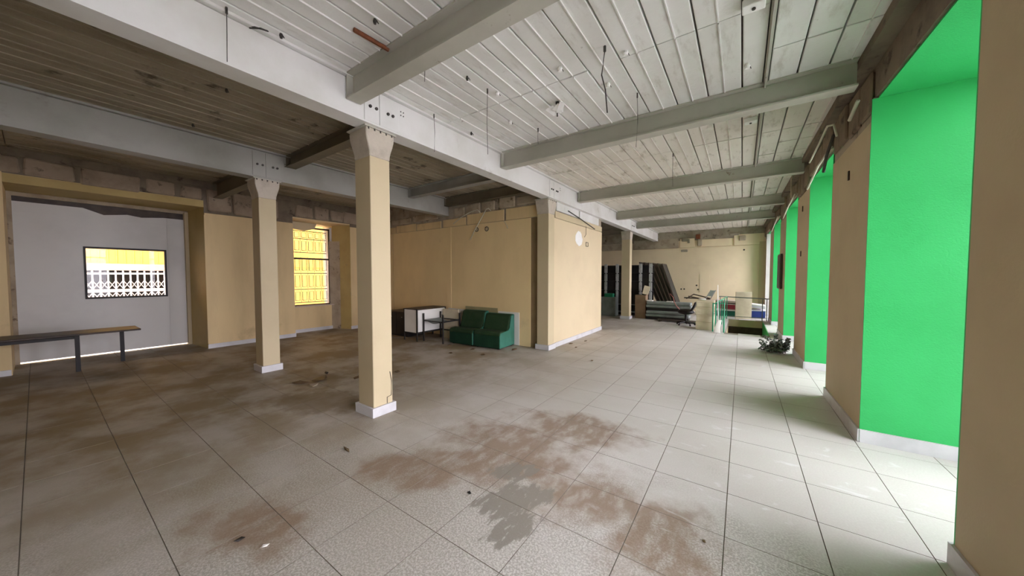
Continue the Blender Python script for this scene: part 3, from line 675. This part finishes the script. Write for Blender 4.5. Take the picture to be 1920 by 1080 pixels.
# pipes and cables on the inner wall
for k, (pts, r_, m, lb) in enumerate([
  ([(-5.45,6.06,2.42),(-5.28,6.05,2.66),(-5.05,6.05,2.95),(-4.93,6.04,3.10),(-4.86,6.04,3.11),(-4.80,6.05,3.05)], .010, 'cable', 'pale cable dangling across the top of the inner wall'),
  ([(-6.0,6.05,2.86),(-5.75,6.04,2.98),(-5.45,6.04,3.08),(-5.2,6.045,3.12),(-5.12,6.05,3.04)], .010, 'cable', 'pale cable stub curling beside the concrete joint on the inner wall'),
  ([(-4.42,6.05,2.78),(-4.34,6.05,2.66),(-4.32,6.05,2.6)], .007, 'cable', 'short pale wire end under the right part of the inner wall band')]):
    tag(MB().tube(pts, r_, 6).build('cable', M[m], smooth=True), lb, 'cable', 'loose cables on the walls')
for x0, x1, z0, z1, lb in ((-5.32,-5.20,2.60,2.72,'left of two small socket rings high on the inner wall'),(-5.0,-4.90,2.59,2.71,'right of two small socket rings high on the inner wall')):
    t = thing('wall_socket', lb, 'socket', ((x0+x1)/2, KY0-.01, z0))
    b = MB(); b.tube([((x0+x1)/2+.05*math.cos(a), KY0-.006, (z0+z1)/2+.05*math.sin(a)) for a in [2*PI*q/10 for q in range(11)]], .009, 5); b.build('ring', M['wire'], t)
    MB().tube([((x0+x1)/2,KY0-.002,(z0+z1)/2),((x0+x1)/2,KY0-.007,(z0+z1)/2)], .04, 10).build('face', M['cream'], t)
t = thing('wall_socket', 'square socket box on the lit side of the inner wall', 'socket', (KX,8.13,2.3))
b = MB()
for y0,y1,z0,z1 in ((8.06,8.2,2.30,2.312),(8.06,8.2,2.40,2.412),(8.06,8.072,2.312,2.40),(8.188,8.2,2.312,2.40)): b.box(KX,KX+.012,y0,y1,z0,z1)
b.build('rim', M['wire'], t); MB().box(KX,KX+.004,8.072,8.188,2.312,2.40).build('face', M['cream_wall'], t)
def lump(cx, cy, cz, rx, ry, rz_, n=9, m=6, jit=.12, flat=None):
    b = MB(); ring = []
    for i in range(m+1):
        ph = PI*i/m
        for j in range(n):
            a = 2*PI*j/n; q = 1 + random.uniform(-jit,jit)
            b.v.append((cx+rx*q*math.sin(ph)*math.cos(a), cy+ry*q*math.sin(ph)*math.sin(a), cz+rz_*q*math.cos(ph)))
    for i in range(m):
        for j in range(n):
            b.f.append((i*n+j, (i+1)*n+j, (i+1)*n+(j+1)%n, i*n+(j+1)%n)); b.m.append(0)
    return b
tag(lump(KX+.004, 7.62, 2.46, .006, .21, .17, 14, 8, .12).build('plaster_patch', M['porcelain']), 'white filler patch on the lit side of the inner wall', 'patch')
b = MB(); b.tube([(KX+.03,6.95,3.02),(KX+.035,7.6,2.94),(KX+.03,8.2,2.86),(KX+.03,8.6,2.80)], .012, 6); b.tube([(KX+.03,8.0,2.80),(KX+.03,8.0,2.60),(KX+.03,7.9,2.52)], .006, 5)
tag(b.build('cable', M['wire']), 'dark cable running along the band above the lit inner wall', 'cable', 'loose cables on the walls')
b = MB(); b.box(KX-.01,KX+.03,6.28,6.37,3.10,3.26); tag(b.build('junction_box', M['dark']), 'small black box beside the corner column head', 'box')

# table at the street door
t = thing('table', 'dark wooden table jutting in from the left edge by the street door', 'table', (-8.95,.3,0))
MB().box(-9.26,-8.66,-.75,1.03,.595,.625).build('tabletop', M['darkbrown'], t, bevel=.006, seg=1)
for x_, y_ in ((-9.22,.86),(-9.22,-.6),(-8.8,-.6),(-8.8,.35)): MB().box(x_-.025,x_+.025,y_-.025,y_+.025,0,.595).build('leg', M['dark'], t)
MB().box(-9.2,-8.82,-.6,.35,.53,.595).build('apron', M['dark'], t)

# ------------------------------------------------------------------ far end: shelving, leaning panels, benches
t = thing('shelving_rack', 'dark shelving rack with pale posts behind the slim far column', 'shelf', (-3.7,13.1,0))
ys, ye = 13.0, 13.45
for k, x_ in enumerate((-4.88,-4.47,-4.02,-3.60,-3.14,-2.78)):
    b = MB(); z = .0
    for q, (za, zb, hw) in enumerate(((.05,.5,.035),(.52,.95,.045),(.98,1.30,.05),(1.33,1.62,.052),(1.66,2.0,.055))): b.box(x_-hw,x_+hw,ys,ys+.05,za,zb)
    b.box(x_-.02,x_+.02,ys+.01,ys+.04,0,2.0); b.build('post', M['plastic'], t)
for za in (.12,.42,.95,1.32,1.65,1.93): MB().box(-4.9,-2.76,ys+.05,ye,za,za+.025).build('shelf_board', M['greybench'] if za < .5 else M['dark'], t)
MB().box(-4.9,-2.76,ye,ye+.02,.0,1.93).build('back_board', M['dark'], t)
for x0, x1, z0, z1 in ((-4.43,-4.06,.45,.93),(-3.98,-3.64,.45,.94),(-3.56,-3.18,.45,.93),(-4.43,-4.06,.98,1.31),(-3.98,-3.64,.98,1.31),(-3.56,-3.18,.98,1.31),(-4.43,-4.06,1.35,1.64),(-3.98,-3.64,1.35,1.64),(-3.1,-2.82,.45,1.6)):
    MB().box(x0,x1,ys+.06,ys+.075,z0,z1).build('dark_door', M['dark'], t)
tag(MB().box(-4.42,-4.10,12.72,12.96,.72,.86).build('green_box', M['rail_green'], bevel=.01), 'small bright green box in front of the dark shelving', 'box')
bpy.data.objects['green_box'].location.z = 0
tag(MB().box(-4.55,-3.95,12.62,12.99,.005,.72).build('grey_crate', M['greybench'], bevel=.01), 'low grey crate under the small green box by the rack', 'crate')
t = thing('cardboard_box', 'tall brown cardboard box beside the slim far column', 'box', (-3.0,12.7,0))
MB().box(-3.20,-2.83,12.52,12.88,0,.84).build('body', M['card'], t, bevel=.004, seg=1)
for a, c in ((-3.20,-3.02),(-3.01,-2.83)): MB().box(a,c,12.52,12.88,.84,.848).build('flap', M['card'], t)
Mx = Matrix.Translation((-2.95,12.62,.90)) @ Euler((0,math.radians(14),math.radians(10))).to_matrix().to_4x4()
tag(MB().box(-.02,.18,-.1,.1,.0,.30,M=Mx).build('beige_box', M['beige'], bevel=.004, seg=1), 'small beige box tilted on top of the cardboard box', 'box')
for k in range(6):
    th = math.radians(24 - k*1.0); L = 2.26 - .03*k; bx = -2.42 + k*.115
    Mx = Matrix.Translation((bx, 13.55+.02*k, 0.01)) @ Euler((0,-th,0)).to_matrix().to_4x4()
    t = thing('leaning_panel', ['innermost of the dark framed panels leaning on the rack','second dark framed panel from the rack','third dark framed panel from the rack','fourth dark framed panel from the rack','fifth dark framed panel from the rack','outermost of the dark framed panels leaning over the grey benches'][k], 'panel', (bx,13.55,0), group='dark framed panels leaning in a row')
    MB().box(.008,.024,.03,.82,.03,L-.03,M=Mx).build('sheet', M['dark'], t)
    b = MB()
    for a in ((0,.032,0,.03,0,L),(0,.032,.82,.85,0,L),(0,.032,.03,.82,0,.03),(0,.032,.03,.82,L-.03,L)): b.box(*a, M=Mx)
    b.build('frame', M['darkbrown'], t)
# grey upholstered benches
for k, (x0,x1,y0,y1,z0,lb) in enumerate(((-2.82,-1.42,12.42,12.86,.0,'lower of two stacked grey upholstered benches'),(-2.81,-1.36,12.46,12.90,.32,'upper of two stacked grey upholstered benches'))):
    t = thing('bench', lb, 'bench', ((x0+x1)/2,(y0+y1)/2,z0), group='stacked grey benches')
    MB().box(x0+.03,x1-.03,y0+.03,y1-.03,z0,z0+.10).build('frame', M['dark'], t)
    MB().box(x0,x1,y0,y1,z0+.10,z0+.20).build('seat', M['greybench'], t, bevel=.03, seg=3)
    MB().box(x0+.02,x1-.02,y0-.012,y1-.06,z0+.205,z0+.315).build('cushion', M['greybench'], t, bevel=.035, seg=3)
tag(MB().box(-2.80,-2.60,12.5,12.7,.637,.675).build('white_sheet', M['white'], bevel=.01), 'folded white sheet at the left end of the grey benches', 'cloth')
tag(MB().box(-2.15,-1.95,12.5,12.66,.637,.66).build('white_rag', M['white'], bevel=.008), 'small white rag lying mid way along the upper bench', 'cloth')
b = MB(); b.tube([(-2.05,12.62,.92),(-1.93,12.55,.80),(-1.88,12.42,.66),(-1.80,12.36,.52),(-1.66,12.33,.38)], .014, 6); tag(b.build('red_strap', M['pinkstrap'], smooth=True), 'faded red strap hanging over the grey benches', 'strap')
# broken swivel chair
t = thing('swivel_chair', 'broken black swivel chair with dark base beside the grey benches', 'chair', (-1.35,11.6,0))
lump(-1.42,11.60,.42,.24,.24,.09,12,7,.04).build('seat', M['dark'], t, smooth=True)
b = MB(); b.loft([(-1.30,-1.24,11.40,11.80,.46),(-1.22,-1.16,11.38,11.82,.60),(-1.17,-1.12,11.43,11.77,.74)]); b.build('backrest', M['dark'], t, bevel=.02)
MB().tube([(-1.42,11.60,.07),(-1.42,11.60,.36)], .03, 8).build('stem', M['dark'], t)
for k in range(5):
    a = 2*PI*k/5+.3; ex, ey = -1.42+.26*math.cos(a), 11.60+.26*math.sin(a)
    l = MB().tube([(-1.42,11.60,.11),(ex,ey,.07)], [.028,.018], 6).build('base_leg', M['dark'], t)
    lump(ex,ey,.03,.028,.028,.03,8,5,0).build('castor', M['dark'], l)
t = thing('pallet', 'flat dark pallet of scrap boards on the floor by the swivel chair', 'pallet', (-1.9,12.0,0))
for k in range(5): MB().box(-2.35,-1.10,11.98+k*.08,12.04+k*.08,.045,.065).build('slat', M['darkbrown'], t)
for x_ in (-2.3,-1.72,-1.18): MB().box(x_,x_+.06,11.98,12.36,.0,.045).build('bearer', M['darkbrown'], t)
# pile of cream boards
zz = 0
lbs = ['bottom carton of the cream stack beside the green rail','second carton up in the cream stack beside the green rail','third carton up in the cream stack beside the green rail','top carton of the cream stack beside the green rail']
for k in range(4):
    hgt = (.23,.20,.22,.19)[k]; dx = (0,.012,-.01,.008)[k]
    t = thing('carton', lbs[k], 'box', (-.84,11.1,zz), group='cream cartons in one stack')
    MB().box(-1.07+dx,-.64+dx,10.86+dx,11.40,zz+.001,zz+hgt-.012).build('body', M['pile'], t, bevel=.006, seg=1)
    MB().box(-1.075+dx,-.635+dx,10.855+dx,11.405,zz+hgt-.055,zz+hgt-.001).build('lid', M['beige'], t, bevel=.006, seg=1)
    zz += hgt
# splintered frames on top of the pile
t = thing('broken_frame', 'dark splintered wooden frame lying on the cream carton stack', 'frame', (-.95,11.1,zz))
for p0, p1, r_ in (((-1.42,11.15,zz+.05),(-.75,11.2,zz+.03),.018),((-1.18,11.2,zz+.16),(-.72,11.1,zz+.05),.016),((-1.30,11.12,zz+.10),(-1.0,11.3,zz+.03),.014),((-1.18,11.2,zz+.15),(-1.36,11.15,zz+.02),.014)):
    MB().tube([p0,p1], r_, 4).build('rail', M['darkbrown'], t)
t = thing('folding_chair', 'folded chair back sticking up from the top of the carton stack', 'chair', (-.72,11.0,zz))
for x_ in (0,.12): MB().tube([(-.86+x_,11.0,zz+.02),(-.72+x_,11.02,zz+.30)], .012, 5).build('upright', M['rail_grey'], t)
MB().add([(-.80,11.0,zz+.12),(-.68,11.0,zz+.12),(-.61,11.02,zz+.29),(-.73,11.02,zz+.29),(-.80,11.012,zz+.12),(-.68,11.012,zz+.12),(-.61,11.032,zz+.29),(-.73,11.032,zz+.29)],[(0,1,2,3),(7,6,5,4),(0,4,5,1),(1,5,6,2),(2,6,7,3),(3,7,4,0)]).build('backrest', M['greybench'], t)
tag(lump(-.92,10.95,zz+.034,.10,.06,.03,10,6,.12).build('white_cloth', M['white'], smooth=True), 'crumpled white cloth on top of the cream cartons', 'cloth')

# railings of the stairwell
t = thing('stair_railing', 'bright green railing at the near corner of the stairwell', 'railing', (-.5,10.7,0))
for x_, y_ in ((-.635,10.70),(-.575,10.72),(-.375,10.66)): MB().tube([(x_,y_,-.005),(x_,y_,.80)], .018, 8).build('post', M['rail_green'], t)
MB().tube([(-.635,10.70,.78),(-.375,10.66,.80)], .014, 6).build('top_rail', M['rail_green'], t)
MB().tube([(-.575,10.72,.80),(-.5,12.2,.80),(-.42,14.12,.80)], .016, 6).build('top_rail', M['rail_green'], t)
MB().tube([(-.575,10.72,.12),(-.5,12.2,.12),(-.42,14.12,.12)], .014, 6).build('bottom_rail', M['rail_green'], t)
for k in range(1,5):
    u = k/4; MB().tube([(-.575+.155*u,10.72+3.4*u,0),(-.575+.155*u,10.72+3.4*u,.80)], .014, 6).build('post', M['rail_green'], t)
t = thing('grey_railing', 'thin grey railing along the far side of the stairwell', 'railing', (.1,14.16,0))
MB().tube([(-.66,14.16,.80),(.80,14.16,.76)], .018, 8).build('top_rail', M['rail_grey'], t)
MB().tube([(-.40,14.16,.10),(.74,14.16,.10)], .012, 6).build('bottom_rail', M['rail_grey'], t)
for x_ in (-.62,.60,.72): MB().tube([(x_,14.16,0),(x_,14.16,.78)], .014, 6).build('post', M['rail_grey'], t)
tag(MB().box(-.27,.27,-.012,.012,.0,.97,M=Matrix.Translation((.07,14.45,0)) @ Matrix.Rotation(math.radians(28),4,'Z')).build('upright_board', M['beige'], bevel=.003, seg=1), 'tall cream board standing behind the grey stair railing', 'board')
tag(MB().tube([(-.50,10.60,0),(-.52,10.62,.7),(-.535,10.64,1.30)], [.014,.012,.008], 6).build('white_pole', M['porcelain']), 'slim white pole propped beside the green railing', 'pole')
b = MB(); b.loft([(-.60,-.44,10.46,10.53,.002),(-.58,-.46,10.455,10.535,.12),(-.55,-.44,10.47,10.525,.25),(-.50,-.42,10.48,10.52,.36)]); tag(b.build('white_bag', M['white'], smooth=True, bevel=.01), 'crumpled white bag on the floor at the foot of the green railing', 'bag')
# coloured boards heaped past the stairwell
def slab(name, label, x0, x1, y0, y1, z0, h, tilt, m, edge='lilac', grp='coloured panels heaped beyond the stairwell'):
    t = thing(name, label, 'panel', ((x0+x1)/2,(y0+y1)/2,z0), group=grp)
    Mx = Matrix.Translation((x0,y0,z0)) @ Euler((0,math.radians(tilt),0)).to_matrix().to_4x4()
    L = x1-x0
    MB().box(0,L,0,y1-y0,0.012,h-.02,M=Mx).build('core', M[m], t); MB().box(-.01,L+.01,-.01,y1-y0+.01,h-.02,h+.012,M=Mx).build('top_sheet', M[edge], t)
    MB().box(0,L,.01,y1-y0,0,.012,M=Mx).build('bottom_sheet', M[edge], t)
slab('coloured_panel','dark green panel block lowest in the heap beyond the stairwell', -.80,-.02,14.9,15.6,.005,.24,0,'dgreen','white')
slab('coloured_panel','dark red panel slanting above the green block beyond the stairwell', -.80,-.02,14.95,15.6,.29,.20,2,'red','pink')
slab('coloured_panel','dark blue panel block with pale edges near the far window', .10,.72,14.9,15.6,.005,.28,0,'blue','lilac')
slab('coloured_panel','grey lilac panel slanting on top of the blue block', .10,.70,14.95,15.6,.40,.12,6,'lilac','white')
slab('coloured_panel','pale pink panel on top of the red one beyond the stairwell', -.82,-.02,14.95,15.6,.535,.07,2,'pink','pink')
# plant heap
t = thing('dry_plant', 'heap of grey green leafy branches on the floor against the pier', 'plant', (.68,8.55,0))
st = MB(); lf = MB()
for k in range(46):
    a = random.uniform(0,2*PI); el = random.uniform(.15,1.15); L = random.uniform(.16,.36)
    bx, by = .67+random.uniform(-.10,.08), 8.55+random.uniform(-.10,.10)
    d_ = Vector((math.cos(a)*math.cos(el), math.sin(a)*math.cos(el), math.sin(el)))
    if k % 3 == 0: d_ = Vector((-abs(d_.x), d_.y, d_.z*.5)).normalized()
    p0 = Vector((bx,by,.01)); p1 = p0 + d_*L
    if p1.x > .80: p1.x = .80
    st.tube([p0,(p0+p1)/2+Vector((0,0,.02)),p1], [.006,.005,.003], 4)
    for q in range(15):
        u = random.uniform(.25,1.05); c = p0.lerp(p1,u) + Vector((random.uniform(-.03,.03),random.uniform(-.03,.03),random.uniform(-.005,.04)))
        if c.x > .82: c.x = .82 - random.uniform(0,.04)
        if c.z < .012: c.z = .012
        R_ = Euler((random.uniform(-1,1),random.uniform(-1,1),random.uniform(0,6.28))).to_matrix(); s_ = random.uniform(.022,.042)
        v = [c + R_ @ Vector(w_)*s_ for w_ in ((-1,0,0),(-.3,.45,.12),(.5,.40,.1),(1,0,0),(.5,-.40,.1),(-.3,-.45,.12),(0,0,-.03))]
        for w_ in v: w_.z = max(w_.z, .003)
        lf.add(v, [(6,0,1),(6,1,2),(6,2,3),(6,3,4),(6,4,5),(6,5,0)])
st.build('branches', M['darkbrown'], t); fo = lf.build('foliage', M['plant'], t, kind='stuff')
sm = fo.modifiers.new('thickness', 'SOLIDIFY'); sm.thickness = .002

# ------------------------------------------------------------------ overhead odds and ends
wires = [(-3.144,.858,3.12,'wire hanging in front of the main beam at upper left'),(-2.36,2.03,3.285,'short wire hanging just past the nearest cross beam'),(-2.244,2.777,2.834,'long wire hanging right of the nearest column'),(-2.276,3.887,3.31,'short wire hanging before the second cross beam'),(-.968,3.764,2.947,'straight wire hanging across the second cross beam'),(-3.12,2.826,3.07,'thin wire hanging along the main beam right of the column'),(-.952,5.921,2.989,'thin wire hanging in the bay past the second cross beam')]
for x_, y_, zb, lb in wires:
    t = thing('hanging_wire', lb, 'wire', (x_,y_,zb), group='wires hanging from the ceiling')
    MB().tube([(x_,y_,CZ),(x_,y_,CZ-.05)], .008, 6).build('hook', M['wire'], t)
    k = random.uniform(-.012,.012)
    MB().tube([(x_,y_,CZ-.04),(x_+k,y_,(CZ+zb)/2),(x_-k,y_+k,zb)], .0028, 5).build('strand', M['wire'], t)
t = thing('hanging_wire', 'kinked dark cable dangling in the middle of the bright bay', 'wire', (-1.0,2.84,2.957), group='wires hanging from the ceiling')
MB().tube([(-1.006,2.842,CZ),(-1.006,2.842,CZ-.05)], .012, 6).build('hook', M['wire'], t)
MB().tube([(-1.006,2.842,CZ-.04),(-1.03,2.84,3.28),(-1.0,2.85,3.15),(-.985,2.86,2.957)], .006, 5).build('strand', M['wire'], t)
knobs = [(-2.194,2.887,'porcelain','white insulator on the ceiling above the long hanging wire'),(-2.465,3.512,'porcelain','white insulator on the ceiling close to the second cross beam'),(-1.453,2.888,'porcelain','white insulator left of the kinked dark cable'),(-1.168,3.406,'porcelain','white insulator below right of the kinked dark cable'),(-.879,3.012,'porcelain','white insulator right of the kinked dark cable'),(.0,3.845,'porcelain','white ceiling knob beside the dark ceiling channel before the second beam'),(-2.272,2.494,'wire','dark stub in the ceiling right of the nearest column'),(-3.09,3.471,'wire','dark stub in the ceiling against the main beam'),(-3.118,1.198,'wire','dark stub in the ceiling at the upper left of the nearest bay'),(-2.353,1.544,'wire','dark stub in the ceiling near the rusty bar'),(-3.757,1.495,'wire','dark stub in the grimy ceiling nearest the main beam'),(-4.503,1.208,'wire','dark stub in the grimy ceiling left of the nearest column'),(-5.889,1.224,'wire','dark stub in the grimy ceiling over the door side beam')]
for x_, y_, m, lb in knobs:
    sz = 1.0 if m == 'porcelain' else .55
    t = thing('insulator' if m == 'porcelain' else 'anchor_stub', lb, 'fixture', (x_,y_,CZ-.04), group='white ceiling insulators' if m == 'porcelain' else 'dark ceiling stubs')
    MB().tube([(x_,y_,CZ+.002),(x_,y_,CZ-.02),(x_,y_,CZ-.04)], [.016*sz,.026*sz,.018*sz], 8).build('body', M[m], t)
    MB().tube([(x_+.02,y_,CZ-.02),(x_+.03,y_+.01,CZ-.045)], .004, 4).build('tail', M['wire'], t)
for x_, y_, lb in ((.03,3.0,'white box on the ceiling at the top edge beside the dark channel'),(.05,5.19,'white box on the ceiling just past the second cross beam'),(.0,10.6,'white box on the ceiling just past the fourth cross beam')):
    t = thing('ceiling_box', lb, 'fixture', (x_,y_,CZ-.05), group='white ceiling boxes')
    MB().box(x_-.07,x_+.07,y_-.05,y_+.05,CZ-.05,CZ+.003).build('case', M['porcelain'], t, bevel=.008); MB().tube([(x_,y_,CZ-.05),(x_,y_,CZ-.06)], .012, 8).build('gland', M['wire'], t)
t = thing('lamp_holder', 'shattered white lamp holder hanging from the middle of the bright ceiling', 'lamp', (-1.763,3.441,3.4))
MB().tube([(-1.763,3.441,CZ),(-1.763,3.441,3.36)], .008, 6).build('stem', M['wire'], t)
MB().tube([(-1.763,3.441,CZ),(-1.763,3.441,CZ-.02)], .022, 10).build('rose', M['wire'], t)
for dx, a in ((-.06,.5),(.06,-.6),(.02,.2)):
    Mx = Matrix.Translation((-1.763+dx,3.441-.02,3.44)) @ Euler((a,a*1.3,a)).to_matrix().to_4x4()
    b = MB(); b.loft([(-.06,.06,-.03,.03,-.035),(-.045,.055,-.02,.025,.0),(-.012,.04,-.012,.014,.045)]); b.v = [tuple(Mx @ Vector(p)) for p in b.v]; b.build('shard', M['porcelain'], t)
tag(MB().tube([(-2.57,1.50,CZ-.018),(-2.55,1.80,CZ-.018)], .018, 6).build('rusty_bar', M['rust']), 'rusty red bar stub on the ceiling beside the nearest cross beam', 'bar')
tag(MB().tube([(-3.19,1.02,CZ-.02),(-3.10,1.10,CZ-.05),(-3.06,1.04,CZ-.08),(-3.16,1.0,CZ-.06)], .006, 5).build('bent_bracket', M['wire']), 'bent dark wire bracket at the top of the main beam', 'bracket')
b = MB(); b.box(.138,.172,YF,YB,CZ-.012,CZ+.03); b.box(.148,.162,YF,YB,CZ-.04,CZ-.012); tag(b.build('ceiling_channel', M['steel_x']), 'dark metal channel running along the ceiling over the window side', 'channel')
# cables and conduits along the pier heads
for pts, r_, m, lb in [
 ([(.885,5.40,3.07),(.87,6.1,3.04),(.86,6.92,2.90)], .013, 'cable', 'pale conduit crossing the second window opening'),
 ([(.84,4.86,3.02),(.82,4.9,3.16),(.80,5.1,3.22),(.79,5.5,3.16),(.78,6.1,3.10)], .011, 'cable', 'pale hooked cable over the nearest green pier'),
 ([(.90,4.40,3.17),(.90,4.68,3.10)], .016, 'cable', 'short pale tube at the top of the nearest green pier'),
 ([(.845,8.3,3.10),(.83,9.2,3.02),(.82,10.1,2.90)], .012, 'cable', 'pale conduit crossing the third window opening'),
 ([(.80,11.3,3.12),(.79,12.2,3.02),(.78,13.1,2.92)], .012, 'cable', 'pale conduit crossing the farthest green opening'),
 ([(.76,7.6,3.42),(.75,7.9,3.30),(.78,8.2,3.16),(.80,8.35,3.05)], .009, 'mason', 'drooping brown cable over the second green pier'),
 ([(.87,5.2,3.14),(.86,5.5,3.0),(.87,5.72,2.86)], .016, 'wire', 'dark ragged cable bundle at the far edge of the nearest pier head')]:
    tag(MB().tube([(p[0]-.05,p[1],p[2]) for p in pts], r_, 6).build('cable', M[m], smooth=True), lb, 'cable', 'loose cables on the walls')
for y_, z_, lb in ((5.0,2.62,'small hook high on the nearest pier'),(7.9,2.75,'small hook high on the second pier'),(7.95,1.95,'small dark hook halfway up the second pier')):
    tag(MB().box(xw(y_)-.014,xw(y_)-.0,y_-.015,y_+.015,z_-.05,z_+.05).build('wall_hook', M['darkbrown'], bevel=.004), lb, 'hook')
t = thing('meter_box', 'tall narrow dark panel fixed to the third green pier', 'panel', (.80,10.95,1.2))
b = MB(); wq(b, -.05, -.013, 10.65, 11.30, 1.22, 2.10); b.build('case', M['darkbrown'], t); b = MB(); wq(b, -.056, -.05, 10.68, 11.27, 1.25, 2.07); b.build('door', M['dark'], t)

# ------------------------------------------------------------------ scraps on the floor
def leafmesh(nm, m, sc):
    b = MB(); b.add([(-1,0,.0),(-.4,.5,.35),(.4,.42,.1),(1.1,0,.4),(.5,-.4,.15),(-.4,-.5,.3),(-1,0,.06),(-.4,.5,.42),(.4,.42,.17),(1.1,0,.46),(.5,-.4,.22),(-.4,-.5,.37)],
      [(5,4,3,2,1,0),(6,7,8,9,10,11)]+[(i,(i+1)%6,6+(i+1)%6,6+i) for i in range(6)])
    b.v = [(x_*sc,y_*sc,z_*sc) for x_,y_,z_ in b.v]; return b
lm = {}
scraps = [(-4.731,4.669,.06,'leaf','dry leaf on the floor in front of the left green chair'),(-4.60,5.18,.06,'leaf','dry leaf at the foot of the joint between the green chairs'),(-4.114,4.936,.06,'leaf','dry leaf on the floor in front of the right green chair'),(-3.86,5.64,.07,'leaf','dry leaf beside the teal side of the right chair'),(-3.16,6.887,.05,'leaf','dark scrap by the skirting of the lit inner wall'),(-2.902,6.594,.045,'leaf','small dark scrap out from the lit inner wall'),(-3.002,7.371,.04,'leaf','farthest small scrap along the lit inner wall'),(-2.204,5.722,.04,'leaf','small scrap right of the corner column'),(-4.514,3.268,.06,'leaf','flat scrap right behind the nearest column'),(-5.30,5.2,.05,'leaf','dry leaf left of the left green chair'),
 (-5.134,2.372,.16,'darkbrown','largest dark scrap in the damp patch by the columns'),(-5.215,2.137,.13,'leaf','flat brown scrap at the edge of the damp patch'),(-5.39,2.589,.05,'dark','small black lump behind the damp patch'),(-4.776,2.747,.09,'leaf','brown scrap left of the nearest column'),(-2.384,.636,.026,'dark','dark lump on the floor at the lower left'),(-2.845,1.526,.05,'leaf','dry twig on the floor left of the mud stain'),(-1.563,1.716,.022,'dark','tiny black scrap beside the grey cement smear'),(-.148,2.175,.016,'leaf','tiny scrap on the tile at lower right'),(-2.21,.70,.022,'white','tiny white chip on the floor at the lower left'),(-4.95,2.2,.11,'mason','pale flake in the damp patch by the columns')]
for x_, y_, sc, m, lb in scraps:
    b = leafmesh('scrap', m, sc); fl = .28 if sc > .08 else 1.0
    b.v = [(p[0], p[1]*(.45 if 'twig' in lb else 1), p[2]*fl) for p in b.v]
    o = b.build('floor_scrap', M[m]); o.location = (x_,y_,.001); o.rotation_euler = (0,0,random.uniform(0,6.28)); tag(o, lb, 'debris', 'scraps littering the floor')
